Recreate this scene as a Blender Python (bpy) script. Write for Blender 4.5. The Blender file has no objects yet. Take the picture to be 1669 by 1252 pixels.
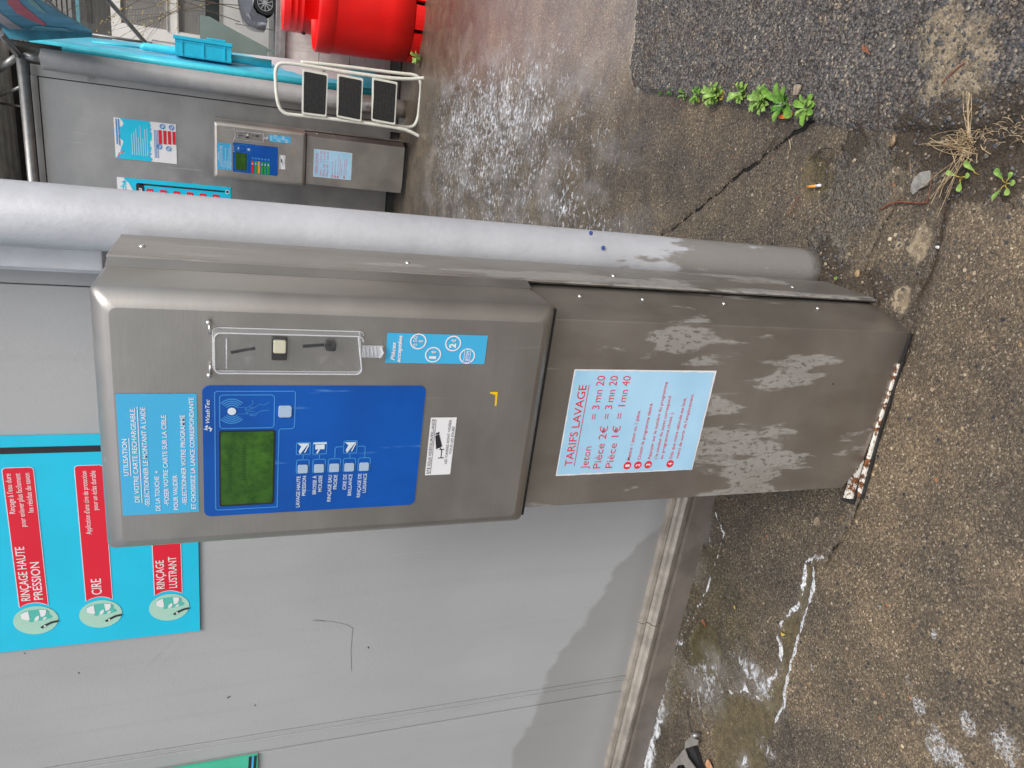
import bpy, bmesh, math, random
import numpy as np
from mathutils import Vector, Matrix
random.seed(7); rng = np.random.default_rng(7)
S = bpy.context.scene; COL = S.collection
R = math.radians

# ------------------------------------------------------------------ camera
F_PX, CW, CH = 1176.45, 1669.0, 1252.0
CPOS = np.array([.3483, -1.2928, 1.6]); YAW, PIT, ROLL = -.3832, .3615, .0028
fw = np.array([math.sin(YAW)*math.cos(PIT), math.cos(YAW)*math.cos(PIT), -math.sin(PIT)])
r0 = np.array([math.cos(YAW), -math.sin(YAW), 0.]); u0 = np.cross(r0, fw)
r2 = r0*math.cos(ROLL)+u0*math.sin(ROLL); u2 = -r0*math.sin(ROLL)+u0*math.cos(ROLL)
# the photograph was taken with the phone upright but is stored on its side: world up is the picture's left
cam_d = bpy.data.cameras.new('camera'); cam = bpy.data.objects.new('camera', cam_d); COL.objects.link(cam)
ax, ay, az = -u2, r2, -fw
cam.matrix_world = Matrix(((ax[0], ay[0], az[0], CPOS[0]), (ax[1], ay[1], az[1], CPOS[1]), (ax[2], ay[2], az[2], CPOS[2]), (0, 0, 0, 1)))
cam_d.sensor_width = 36; cam_d.lens = 36*F_PX/CW; cam_d.clip_start = .02; cam_d.clip_end = 2000
S.camera = cam
# ------------------------------------------------------------------ light
SUN_EL, SUN_AZ = 52, 140            # azimuth: degrees clockwise from +Y
w = bpy.data.worlds.new('World'); S.world = w; w.use_nodes = True
nt = w.node_tree; nt.nodes.clear()
sky = nt.nodes.new('ShaderNodeTexSky'); sky.sky_type = 'NISHITA'; sky.sun_disc = False
sky.sun_elevation = R(SUN_EL); sky.sun_rotation = R(SUN_AZ); sky.air_density = 1.0; sky.dust_density = 4.0; sky.ozone_density = .6
hs = nt.nodes.new('ShaderNodeHueSaturation'); hs.inputs['Saturation'].default_value = .42
bg = nt.nodes.new('ShaderNodeBackground'); bg.inputs['Strength'].default_value = .15
wo = nt.nodes.new('ShaderNodeOutputWorld')
nt.links.new(sky.outputs[0], hs.inputs['Color']); nt.links.new(hs.outputs[0], bg.inputs['Color']); nt.links.new(bg.outputs[0], wo.inputs[0])
sd = bpy.data.lights.new('sun', 'SUN'); sd.energy = 1.15; sd.angle = R(22); sd.color = (1, .97, .93)
sun = bpy.data.objects.new('sun', sd); COL.objects.link(sun)
az_, el_ = R(SUN_AZ), R(SUN_EL)
sdir = Vector((math.sin(az_)*math.cos(el_), math.cos(az_)*math.cos(el_), math.sin(el_)))
sun.rotation_euler = sdir.to_track_quat('Z', 'Y').to_euler(); sun.location = (0, 0, 20)
S.view_settings.view_transform = 'Standard'; S.view_settings.look = 'None'
S.view_settings.gamma = 1; S.view_settings.exposure = 0.25

# ------------------------------------------------------------------ pixel -> point helpers
def _ray(x, y):
    return fw*F_PX + r2*(CH/2-y) - u2*(x-CW/2)
def G(x, y, z=0.):
    d = _ray(x, y); return CPOS + d*(z-CPOS[2])/d[2]
def YP(x, y, Y):
    d = _ray(x, y); return CPOS + d*(Y-CPOS[1])/d[1]
def lin(r, g, b):
    return tuple((c/12.92 if c <= .04045 else ((c+.055)/1.055)**2.4) for c in (r/255, g/255, b/255))

# ------------------------------------------------------------------ materials
class NT:
    def __init__(s, name):
        s.m = bpy.data.materials.new(name); s.m.use_nodes = True; s.t = s.m.node_tree; s.t.nodes.clear()
        s.out = s.n('ShaderNodeOutputMaterial')
    def n(s, typ, **kw):
        nd = s.t.nodes.new(typ)
        for k, v in kw.items(): setattr(nd, k, v)
        return nd
    def set(s, inp, v):
        if hasattr(v, 'is_output') or isinstance(v, bpy.types.NodeSocket): s.t.links.new(v, inp)
        elif isinstance(v, (tuple, list)) and inp.type == 'RGBA' and len(v) == 3: inp.default_value = (*v, 1)
        else: inp.default_value = v
    def co(s, kind='Object'):
        return s.n('ShaderNodeTexCoord').outputs[kind]
    def map(s, vec, sc=(1, 1, 1), loc=(0, 0, 0), rot=(0, 0, 0)):
        m = s.n('ShaderNodeMapping'); s.set(m.inputs['Vector'], vec); m.inputs['Scale'].default_value = sc
        m.inputs['Location'].default_value = loc; m.inputs['Rotation'].default_value = rot; return m.outputs[0]
    def noise(s, vec, scale, detail=4, rough=.55, dist=0, out='Fac'):
        m = s.n('ShaderNodeTexNoise'); s.set(m.inputs['Vector'], vec); m.inputs['Scale'].default_value = scale
        m.inputs['Detail'].default_value = detail; m.inputs['Roughness'].default_value = rough; m.inputs['Distortion'].default_value = dist
        return m.outputs[out]
    def vor(s, vec, scale, feature='F1', out='Distance', rand=1):
        m = s.n('ShaderNodeTexVoronoi', feature=feature); s.set(m.inputs['Vector'], vec); m.inputs['Scale'].default_value = scale
        m.inputs['Randomness'].default_value = rand
        return m.outputs[out]
    def attr(s, name, out='Fac'):
        return s.n('ShaderNodeAttribute', attribute_name=name).outputs[out]
    def math(s, op, a, b=0., c=None, clamp=False):
        m = s.n('ShaderNodeMath', operation=op, use_clamp=clamp); s.set(m.inputs[0], a); s.set(m.inputs[1], b)
        if c is not None: s.set(m.inputs[2], c)
        return m.outputs[0]
    def rng(s, v, a, b, c=0., d=1., smooth=True):
        m = s.n('ShaderNodeMapRange'); m.interpolation_type = 'SMOOTHSTEP' if smooth else 'LINEAR'
        s.set(m.inputs[0], v)
        for i, q in zip((1, 2, 3, 4), (a, b, c, d)): s.set(m.inputs[i], q)
        return m.outputs[0]
    def mix(s, f, a, b, mode='MIX'):
        m = s.n('ShaderNodeMix', data_type='RGBA', blend_type=mode)
        s.set(m.inputs[0], f); s.set(m.inputs[6], a); s.set(m.inputs[7], b); return m.outputs[2]
    def ramp(s, f, stops):
        m = s.n('ShaderNodeValToRGB'); s.set(m.inputs[0], f); e = m.color_ramp.elements
        while len(e) < len(stops): e.new(.5)
        for el, (p, c) in zip(e, stops): el.position = p; el.color = (*c, 1)
        return m.outputs[0]
    def bump(s, h, strength=.3, dist=.01, normal=None):
        m = s.n('ShaderNodeBump'); m.inputs['Strength'].default_value = strength; m.inputs['Distance'].default_value = dist
        s.set(m.inputs['Height'], h)
        if normal is not None: s.set(m.inputs['Normal'], normal)
        return m.outputs[0]
    def bsdf(s, **kw):
        b = s.n('ShaderNodeBsdfPrincipled')
        for k, v in kw.items(): s.set(b.inputs[k.replace('_', ' ')], v)
        s.t.links.new(b.outputs[0], s.out.inputs[0]); return b
    def sep(s, vec):
        m = s.n('ShaderNodeSeparateXYZ'); s.set(m.inputs[0], vec); return m.outputs

def plain(name, col, rough=.5, metal=0., var=.08, nscale=12., bumpk=.0, spec=.5):
    k = NT(name); c = k.co(); f = k.noise(c, nscale, 5, .6)
    d = tuple(x*(1-var*2) for x in col); l = tuple(min(1, x*(1+var)) for x in col)
    base = k.mix(k.rng(f, .3, .7), d, l)
    kw = dict(Base_Color=base, Roughness=k.rng(k.noise(c, nscale*2.3, 3), .3, .7, rough*.85, min(1, rough*1.15)), Metallic=metal)
    if bumpk: kw['Normal'] = k.bump(k.noise(c, nscale*8, 4), bumpk, .004)
    b = k.bsdf(**kw); b.inputs['Specular IOR Level'].default_value = spec
    return k.m

def steel(name, base=(.50, .475, .44), rough=.42, wet=False, seed=0.):
    k = NT(name); c = k.co('Object')
    br = k.noise(k.map(c, (3, 3, 260)), 1.0, 3, .6)          # brushing runs along the sheet
    big = k.noise(k.map(c, (1, 1, 1.3), (seed, 0, 0)), 3.2, 5, .6)
    col = k.mix(k.rng(big, .3, .7), tuple(x*.86 for x in base), tuple(min(1, x*1.06) for x in base))
    col = k.mix(k.rng(br, .35, .65, 0, .14), col, tuple(x*.8 for x in base))
    rg = k.rng(big, .3, .7, rough*.9, rough*1.15)
    metal = 0.92
    # thin spots and scratches
    sp = k.rng(k.vor(k.map(c, (1, 1, 1)), 46), .0, .05, 1, 0)
    spk = k.math('MULTIPLY', sp, k.rng(k.noise(c, 9, 2), .56, .62))
    col = k.mix(k.math('MULTIPLY', spk, .5), col, (.09, .075, .06))
    sc = k.noise(k.map(c, (40, 40, 2), (seed, 3, 1), (0, .5, 0)), 1, 2, .4)
    col = k.mix(k.rng(sc, .70, .74, 0, .25), col, (.8, .8, .78))
    if wet:   # dried, chalky water marks: runs down the sheet, with a wet margin
        z = k.sep(c)[2]; x = k.sep(c)[0]
        n1 = k.noise(k.map(c, (11, 11, 2.4), (seed+1.7, .3, .2)), 1, 7, .58, .15)
        n2 = k.noise(k.map(c, (1.3, 1.3, .5)), 95, 4, .7)
        zone = k.math('MULTIPLY', k.rng(z, .14, .36), k.rng(z, 1.0, .62))
        m = k.math('ADD', n1, k.math('MULTIPLY', zone, .13))
        m = k.rng(m, .575, .620)
        m = k.math('MULTIPLY', m, k.rng(n2, .40, .46, .1, 1))
        col = k.mix(k.math('MULTIPLY', m, .40), col, (.44, .445, .43))
        rg = k.math('ADD', rg, k.math('MULTIPLY', m, .22))
        metal = k.rng(m, 0, 1, .80, .45)
        col = k.mix(k.rng(k.noise(k.map(c, (1, 1, .4)), 12, 5), .45, .75, 0, .30), col, (.20, .165, .13))
        col = k.mix(k.rng(z, .10, .0, 0, .35), col, (.14, .10, .07)) if not seed else col
    k.bsdf(Base_Color=col, Roughness=rg, Metallic=metal, Normal=k.bump(k.noise(k.map(c, (6, 6, 30)), 8, 4), .06, .003))
    return k.m

M = {}
M['steel'] = steel('brushed_steel', (.455, .437, .41), .40)
M['steel_low'] = steel('stained_steel', (.395, .362, .325), .40, wet=True)
M['steel_side'] = steel('side_steel', (.42, .395, .365), .42, wet=True, seed=4.)
M['steel_far'] = steel('brown_steel', (.50, .47, .43), .40, seed=9.)
M['galv'] = plain('galvanised_steel', (.34, .34, .335), .42, .8, .12, 9)
M['rivet'] = plain('rivet_steel', (.75, .74, .72), .25, 1., .03)

def painted_metal(name, col, low=(.30, .285, .265), peel=True, scuff=.5, lowz=.75):
    k = NT(name); c = k.co('Object'); z = k.sep(c)[2]
    f = k.noise(c, 6, 6, .65)
    base = k.mix(k.rng(f, .3, .7), tuple(x*.88 for x in col), tuple(min(1, x*1.05) for x in col))
    e = k.math('ADD', z, k.math('MULTIPLY', k.math('SUBTRACT', k.noise(k.map(c, (14, 14, 4)), 1, 5, .6), .5), 2.0))
    dirty = k.rng(e, lowz+.03, lowz-.10)                              # wet film climbing from the ground, ragged edge
    base = k.mix(k.math('MULTIPLY', dirty, .85), base, low)
    sp = k.math('MULTIPLY', k.rng(k.vor(c, 30), .0, .035, 1, 0), k.rng(k.noise(c, 5, 2), .56, .6))
    base = k.mix(sp, base, (.16, .13, .11))
    grime_shade = k.rng(k.math('ADD', z, k.math('MULTIPLY', k.math('SUBTRACT', k.noise(c, 40, 4, .7), .5), .06)), .055, .005); base = k.mix(k.math('MULTIPLY', grime_shade, .75), base, (.06, .05, .035))  # dark foot band: dirt that is also painted as contact shadow
    rg = k.rng(dirty, 0, 1, .48, .3)
    k.bsdf(Base_Color=base, Roughness=rg, Metallic=0.1, Normal=k.bump(k.noise(c, 60, 5, .6), .3, .004, k.bump(k.noise(k.map(c, (1, 1, .6)), 16, 3, .5), .14, .012)))
    return k.m
M['post'] = painted_metal('silver_painted_pipe', (.49, .505, .54), (.225, .21, .19), lowz=.5)
M['post_dark'] = painted_metal('weathered_pipe', (.37, .37, .37), (.17, .14, .12), lowz=.5)

def wall_mat():
    k = NT('grey_panel_paint'); c = k.co('Object'); z = k.sep(c)[2]; x = k.sep(c)[0]
    f = k.noise(k.map(c, (1.6, 1.6, 1)), 1.6, 4, .5)
    base = k.mix(k.rng(f, .3, .7), (.365, .375, .385), (.41, .42, .43))
    st = k.noise(k.map(c, (22, 22, .7)), 1, 4, .6)
    base = k.mix(k.rng(st, .52, .75, 0, .18), base, (.29, .29, .285))
    # damp zone along the foot: higher at the post end, soft lobes, a faint tide line
    h = k.rng(x, -.70, -1.75, .15, .62, smooth=False)          # object x is measured from the post: the tide mark climbs away from it
    e = k.math('SUBTRACT', k.math('ADD', z, k.math('MULTIPLY', k.math('SUBTRACT', k.noise(k.map(c, (3.2, 3.2, 2.6)), 1, 6, .55), .5), .34)), h)
    damp = k.rng(e, .018, -.012)
    base = k.mix(k.math('MULTIPLY', damp, k.rng(e, -.02, -.5, .58, .28)), base, (.245, .24, .23))
    base = k.mix(k.rng(z, .26, .16, 0, .35), base, (.19, .18, .165))
    fine = k.noise(k.map(c, (3, 3, 1)), 70, 4, .7); base = k.mix(k.rng(fine, .5, .8, 0, .22), base, (.22, .22, .215))
    sp = k.math('MULTIPLY', k.rng(k.vor(c, 11), .0, .028, 1, 0), k.rng(k.noise(c, 3, 2), .5, .55))
    base = k.mix(sp, base, (.05, .045, .04))
    k.bsdf(Base_Color=base, Roughness=k.rng(damp, 0, 1, .5, .36), Normal=k.bump(k.noise(c, 110, 5, .6), .22, .003, k.bump(k.noise(k.map(c, (1, 1, .35)), 9, 4), .10, .02)))
    return k.m
M['wall'] = wall_mat()
M['wall_far'] = steel('far_panel', (.43, .425, .415), .42, seed=2.)
M['rail'] = plain('skirting_rail', (.46, .41, .35), .34, .5, .14, 11, .25)
M['kerb'] = plain('wet_kerb', (.165, .142, .122), .40, 0, .12, 8, .35)
M['white_trim'] = plain('white_trim', (.66, .68, .73), .45, 0, .05, 9, .2)
M['cyan'] = plain('cyan_print', lin(28, 196, 232), .32, 0, .03, 4)
M['sky_sticker'] = plain('light_blue_sticker', lin(70, 178, 226), .3, 0, .02, 4)
M['pale_sticker'] = None
M['red'] = plain('red_print', lin(222, 26, 52), .35, 0, .03, 4)
M['redtxt'] = plain('red_lettering', lin(226, 50, 66), .4, 0, .02, 4)
M['white'] = plain('white_print', (.80, .80, .82), .4, 0, .02, 4)
M['softwhite'] = plain('pale_print', (.66, .76, .84), .4, 0, .03, 20)
M['black'] = plain('black_plastic', (.018, .018, .02), .35, 0, .1, 10)
M['ink'] = plain('black_print', (.02, .02, .025), .4, 0, .1, 10)
M['blue'] = None
M['lblue'] = plain('light_blue_print', lin(62, 142, 214), .35, 0, .05, 6)
M['btn'] = plain('grey_button', lin(168, 190, 214), .4, 0, .03, 6)
M['cream'] = plain('cream_plastic', lin(226, 222, 196), .35, 0, .03, 6)
M['yellow'] = plain('yellow_tape', lin(236, 196, 24), .5, 0, .05, 30)
M['teal'] = plain('teal_print', lin(84, 190, 176), .4, 0, .02, 6)
M['mint'] = plain('mint_print', lin(168, 214, 196), .4, 0, .02, 6)
M['green'] = plain('green_print', lin(74, 190, 156), .35, 0, .05, 6)
M['grn_btn'] = plain('green_label', lin(40, 160, 60), .4)
M['orange_btn'] = plain('orange_label', lin(240, 160, 20), .4)
M['turq'] = plain('turquoise_paint', lin(70, 212, 232), .35, 0, .06, 5, .15)
M['crate'] = plain('turquoise_plastic', lin(20, 184, 218), .38, 0, .05, 9)
M['bin'] = plain('red_plastic', lin(236, 14, 10), .42, 0, .06, 2.5, .05)
M['bin_in'] = plain('dark_red_plastic', lin(150, 20, 16), .5, 0, .1, 5)
M['stool'] = plain('cream_paint', lin(222, 222, 210), .4, 0, .05, 12)
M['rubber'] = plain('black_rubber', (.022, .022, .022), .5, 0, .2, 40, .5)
M['dark'] = plain('dark_shade_steel', (.05, .048, .045), .7, 0, .2, 5)

def blue_mat():
    k = NT('blue_membrane'); c = k.co('Object')
    f = k.noise(c, 5, 4); base = k.mix(k.rng(f, .3, .7), lin(0, 74, 160), lin(2, 86, 178))
    sc = k.noise(k.map(c, (60, 60, 5), (0, 0, 0), (0, .7, 0)), 1, 2, .4)
    m = k.math('MULTIPLY', k.rng(sc, .66, .72), k.rng(k.noise(c, 10, 2), .5, .6))
    base = k.mix(k.math('MULTIPLY', m, .4), base, lin(110, 170, 220))
    k.bsdf(Base_Color=base, Roughness=.34); return k.m
M['blue'] = blue_mat()
def lcd_mat():
    k = NT('green_lcd'); c = k.co('Object')
    f = k.noise(c, 38, 6, .75); g = k.noise(c, 9, 3)
    base = k.mix(k.rng(f, .3, .7), lin(34, 76, 20), lin(70, 116, 36))
    base = k.mix(k.rng(g, .35, .7, 0, .5), base, lin(30, 72, 22))
    k.bsdf(Base_Color=base, Roughness=.3); return k.m
M['lcd'] = lcd_mat()
def pale_mat():
    k = NT('weathered_blue_sticker'); c = k.co('Object')
    base = k.mix(k.rng(k.noise(c, 6, 4), .3, .7), lin(160, 206, 234), lin(176, 218, 244))
    ch = k.rng(k.noise(k.map(c, (1, 1, 1.6)), 55, 6, .75), .685, .70)
    base = k.mix(ch, base, lin(196, 198, 190))
    sp = k.math('MULTIPLY', k.rng(k.vor(c, 60), 0, .07, 1, 0), k.rng(k.noise(c, 14, 2), .52, .58))
    base = k.mix(sp, base, lin(120, 120, 110))
    k.bsdf(Base_Color=base, Roughness=.42); return k.m
M['pale_sticker'] = pale_mat()
def rust_mat():
    k = NT('rusty_painted_steel'); c = k.co('Object')
    f = k.noise(c, 42, 6, .7, .4); g = k.noise(c, 130, 4, .7)
    rust = k.mix(k.rng(g, .3, .7), (.045, .018, .008), (.30, .11, .03))
    base = k.mix(k.rng(f, .47, .53), rust, (.80, .76, .68))
    k.bsdf(Base_Color=base, Roughness=.75, Normal=k.bump(g, .6, .003)); return k.m
M['rust'] = rust_mat()
def clear_mat():
    k = NT('clear_acrylic')
    lw = k.n('ShaderNodeLayerWeight'); lw.inputs[0].default_value = .35
    tr = k.n('ShaderNodeBsdfTransparent'); tr.inputs[0].default_value = (.95, .955, .96, 1)
    gl = k.n('ShaderNodeBsdfPrincipled'); gl.inputs['Base Color'].default_value = (.75, .77, .79, 1); gl.inputs['Roughness'].default_value = .12
    mx = k.n('ShaderNodeMixShader')
    f = k.math('ADD', k.math('MULTIPLY', lw.outputs['Facing'], .4), k.rng(k.noise(k.co(), 40, 3), .5, .85, .02, .14))
    k.set(mx.inputs[0], f); k.t.links.new(tr.outputs[0], mx.inputs[1]); k.t.links.new(gl.outputs[0], mx.inputs[2]); k.t.links.new(mx.outputs[0], k.out.inputs[0])
    return k.m
M['clear'] = clear_mat()
def rim_mat():
    k = NT('acrylic_rim')
    tr = k.n('ShaderNodeBsdfTransparent'); gl = k.n('ShaderNodeBsdfPrincipled')
    gl.inputs['Base Color'].default_value = (.78, .80, .84, 1); gl.inputs['Roughness'].default_value = .1
    mx = k.n('ShaderNodeMixShader'); mx.inputs[0].default_value = .55
    k.t.links.new(tr.outputs[0], mx.inputs[1]); k.t.links.new(gl.outputs[0], mx.inputs[2]); k.t.links.new(mx.outputs[0], k.out.inputs[0]); return k.m
M['rim'] = rim_mat()

# ------------------------------------------------------------------ mesh builder
class MB:
    def __init__(s): s.v = []; s.f = []; s.sm = []
    def add(s, vs, fs, smooth=False):
        n = len(s.v); s.v += [tuple(map(float, v)) for v in vs]; s.f += [tuple(i+n for i in f) for f in fs]; s.sm += [smooth]*len(fs)
    def box(s, x0, x1, y0, y1, z0, z1):
        vs = [(x, y, z) for z in (z0, z1) for y in (y0, y1) for x in (x0, x1)]
        s.add(vs, [(0, 2, 3, 1), (4, 5, 7, 6), (0, 1, 5, 4), (2, 6, 7, 3), (0, 4, 6, 2), (1, 3, 7, 5)])
    def prism(s, plan, z0, z1):           # plan counter-clockwise seen from above
        n = len(plan); vs = [(x, y, z0) for x, y in plan]+[(x, y, z1) for x, y in plan]
        s.add(vs, [tuple(range(n))[::-1], tuple(range(n, 2*n))]+[(i, (i+1) % n, n+(i+1) % n, n+i) for i in range(n)])
    def extr(s, pts, d):                  # any planar polygon pushed along d
        n = len(pts); d = np.array(d); vs = [np.array(p) for p in pts]+[np.array(p)+d for p in pts]
        s.add(vs, [tuple(range(n)), tuple(range(n, 2*n))[::-1]]+[((i+1) % n, i, n+i, n+(i+1) % n) for i in range(n)])
    def tube(s, pts, r, seg=12, caps=True):
        pts = [Vector(p) for p in pts]; rr = r if isinstance(r, (list, tuple)) else [r]*len(pts)
        rings = []; up = None
        for i, p in enumerate(pts):
            t = ((pts[min(i+1, len(pts)-1)]-p).normalized() + (p-pts[max(i-1, 0)]).normalized()).normalized()
            if up is None:
                up = Vector((0, 0, 1)) if abs(t.z) < .9 else Vector((0, 1, 0))
            a = t.cross(up).normalized(); b = a.cross(t).normalized(); up = b
            rings.append([p+(a*math.cos(2*math.pi*j/seg)+b*math.sin(2*math.pi*j/seg))*rr[i] for j in range(seg)])
        n = len(s.v)
        for rg in rings: s.v += [tuple(q) for q in rg]
        for i in range(len(rings)-1):
            for j in range(seg):
                s.f.append((n+i*seg+j, n+i*seg+(j+1) % seg, n+(i+1)*seg+(j+1) % seg, n+(i+1)*seg+j)); s.sm.append(True)
        if caps:
            s.f.append(tuple(n+j for j in range(seg))[::-1]); s.sm.append(False)
            m = n+(len(rings)-1)*seg; s.f.append(tuple(m+j for j in range(seg))); s.sm.append(False)
    def lathe(s, prof, c, seg=48, closed=False):
        n = len(s.v)
        for r_, z in prof:
            s.v += [(c[0]+r_*math.cos(2*math.pi*j/seg), c[1]+r_*math.sin(2*math.pi*j/seg), c[2]+z) for j in range(seg)]
        for i in range(len(prof)-1):
            for j in range(seg):
                s.f.append((n+i*seg+j, n+i*seg+(j+1) % seg, n+(i+1)*seg+(j+1) % seg, n+(i+1)*seg+j)); s.sm.append(True)
    def dome(s, c, r, ax=(1, 0, 0), h=.6, seg=10, rings=4):
        ax = Vector(ax).normalized(); a = ax.orthogonal().normalized(); b = ax.cross(a)
        c = Vector(c); vs = []; fs = []
        for i in range(rings):
            t = i/rings*math.pi/2
            for j in range(seg):
                q = 2*math.pi*j/seg; vs.append(c+(a*math.cos(q)+b*math.sin(q))*r*math.cos(t)+ax*r*h*math.sin(t))
        vs.append(c+ax*r*h)
        for i in range(rings-1):
            for j in range(seg): fs.append((i*seg+j, i*seg+(j+1) % seg, (i+1)*seg+(j+1) % seg, (i+1)*seg+j))
        for j in range(seg): fs.append(((rings-1)*seg+j, (rings-1)*seg+(j+1) % seg, len(vs)-1))
        s.add(vs, fs, True)
    def build(s, name, mat, parent=None, bevel=0., recalc=True, loc=None):
        me = bpy.data.meshes.new(name); me.from_pydata(s.v, [], s.f)
        me.polygons.foreach_set('use_smooth', s.sm)
        if bevel or recalc:
            bm = bmesh.new(); bm.from_mesh(me)
            if recalc: bmesh.ops.recalc_face_normals(bm, faces=bm.faces)
            if bevel: bmesh.ops.bevel(bm, geom=list(bm.edges), offset=bevel, segments=2, affect='EDGES', profile=.6)
            bm.to_mesh(me); bm.free()
        me.materials.append(mat); o = bpy.data.objects.new(name, me); COL.objects.link(o)
        if parent is not None: o.parent = parent
        if loc: o.location = loc
        return o

def tag(o, label=None, cat=None, group=None, kind=None):
    if label: o['label'] = label
    if cat: o['category'] = cat
    if group: o['group'] = group
    if kind: o['kind'] = kind
    return o
def thing(name, label, cat, loc=(0, 0, 0), group=None, rz=0.):
    o = bpy.data.objects.new(name, None); COL.objects.link(o); o.location = loc; o.rotation_euler = (0, 0, rz); o.empty_display_size = .1
    return tag(o, label, cat, group)

# flat print drawn in the x-z plane, facing -y
class D2(MB):
    def __init__(s, y): super().__init__(); s.y = y
    def poly(s, pts):
        a = sum(pts[i][0]*pts[(i+1) % len(pts)][1]-pts[(i+1) % len(pts)][0]*pts[i][1] for i in range(len(pts)))
        if a < 0: pts = pts[::-1]
        s.add([(x, s.y, z) for x, z in pts], [tuple(range(len(pts)))]); return s
    def rect(s, x0, x1, z0, z1): return s.poly([(x0, z0), (x1, z0), (x1, z1), (x0, z1)])
    def rr(s, x0, x1, z0, z1, r, n=5): return s.poly(rrpts(x0, x1, z0, z1, r, n))
    def disc(s, x, z, r, n=28, rz=None):
        rz = rz or r; return s.poly([(x+r*math.cos(2*math.pi*i/n), z+rz*math.sin(2*math.pi*i/n)) for i in range(n)])
    def line(s, pts, w, closed=False):
        P = [Vector(p) for p in pts]; n = len(P); L = []; Rr = []
        for i in range(n):
            a = P[(i-1) % n] if (closed or i > 0) else P[i]; b = P[(i+1) % n] if (closed or i < n-1) else P[i]
            t1 = (P[i]-a); t2 = (b-P[i]); t = Vector((0, 0))
            if t1.length > 1e-9: t += t1.normalized()
            if t2.length > 1e-9: t += t2.normalized()
            if t.length < 1e-9: t = Vector((1, 0))
            t.normalize(); nn = Vector((-t.y, t.x)); k = 1.
            if t1.length > 1e-9: k = max(.5, abs(t.dot(t1.normalized())))
            L.append(P[i]+nn*w/2/k); Rr.append(P[i]-nn*w/2/k)
        m = n if closed else n-1
        s.add([(p.x, s.y, p.y) for p in L+Rr], [(i, n+i, n+(i+1) % n, (i+1) % n) for i in range(m)]); return s
    def rrline(s, x0, x1, z0, z1, r, w, n=5): return s.line(rrpts(x0, x1, z0, z1, r, n), w, True)
    def arc(s, x, z, r, a0, a1, w, n=14):
        return s.line([(x+r*math.cos(R(a0+(a1-a0)*i/n)), z+r*math.sin(R(a0+(a1-a0)*i/n))) for i in range(n+1)], w)
    def text(s, t, x, z, h, width=None, align='L', bold=0., shear=0., rot=0.):
        """x: left (L), right (R) or middle (C); z: baseline; h: capital height; width: total width"""
        cu = bpy.data.curves.new('t', 'FONT'); cu.body = t; cu.size = 1; cu.offset = bold; cu.resolution_u = 3; cu.shear = shear; cu.fill_mode = 'FRONT'
        ob = bpy.data.objects.new('t', cu); me = ob.to_mesh()
        vs = [v.co.copy() for v in me.vertices]; fs = [tuple(p.vertices) for p in me.polygons]
        ob.to_mesh_clear(); bpy.data.objects.remove(ob); bpy.data.curves.remove(cu)
        if not vs: return s
        mn = min(v.x for v in vs); mx = max(v.x for v in vs)
        sz = h/.72; sx = width/(mx-mn) if width else sz
        W = (mx-mn)*sx; ox = {'L': 0, 'R': -W, 'C': -W/2}[align]
        ca, sa = math.cos(rot), math.sin(rot); out = []
        for v in vs:
            a, b = (v.x-mn)*sx+ox, v.y*sz
            out.append((x+a*ca-b*sa, s.y, z+a*sa+b*ca))
        s.add(out, fs); return s
    def go(s, name, mat, parent): 
        if not s.v: return None
        return s.build(name, mat, parent, recalc=False)
def rrpts(x0, x1, z0, z1, r, n=5):
    p = []
    for cx, cz, a in ((x1-r, z0+r, -90), (x1-r, z1-r, 0), (x0+r, z1-r, 90), (x0+r, z0+r, 180)):
        p += [(cx+r*math.cos(R(a+90*i/n)), cz+r*math.sin(R(a+90*i/n))) for i in range(n+1)]
    return p
def wob(pts, amp, step):                 # ragged edge for torn or worn outlines
    out = []
    for i in range(len(pts)):
        a = np.array(pts[i], float); b = np.array(pts[(i+1) % len(pts)], float); L = np.hypot(*(b-a)); n = max(1, int(L/step))
        t = (b-a)/L; nn = np.array([-t[1], t[0]])
        for j in range(n):
            q = a+(b-a)*j/n
            if j: q = q+nn*random.uniform(-amp, amp)
            out.append(tuple(q))
    return out

# ================================================================== GROUND
def seg_dist(px, py, pts, closed=False):
    d = np.full(px.shape, 1e9); pts = [np.array(p[:2], float) for p in pts]
    n = len(pts) if closed else len(pts)-1
    for i in range(n):
        a, b = pts[i], pts[(i+1) % len(pts)]; ab = b-a; L = (ab**2).sum()+1e-12
        t = np.clip(((px-a[0])*ab[0]+(py-a[1])*ab[1])/L, 0, 1)
        d = np.minimum(d, np.hypot(px-a[0]-t*ab[0], py-a[1]-t*ab[1]))
    return d
def inside(px, py, pts):
    c = np.zeros(px.shape, bool); pts = [p[:2] for p in pts]; j = len(pts)-1
    for i in range(len(pts)):
        xi, yi = pts[i]; xj, yj = pts[j]
        c ^= ((yi > py) != (yj > py)) & (px < (xj-xi)*(py-yi)/(yj-yi+1e-12)+xi); j = i
    return c
def sdf(px, py, pts):
    d = seg_dist(px, py, pts, True); return np.where(inside(px, py, pts), d, -d)
def gp(*ps): return [G(x, y)[:2] for x, y in ps]

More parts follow.
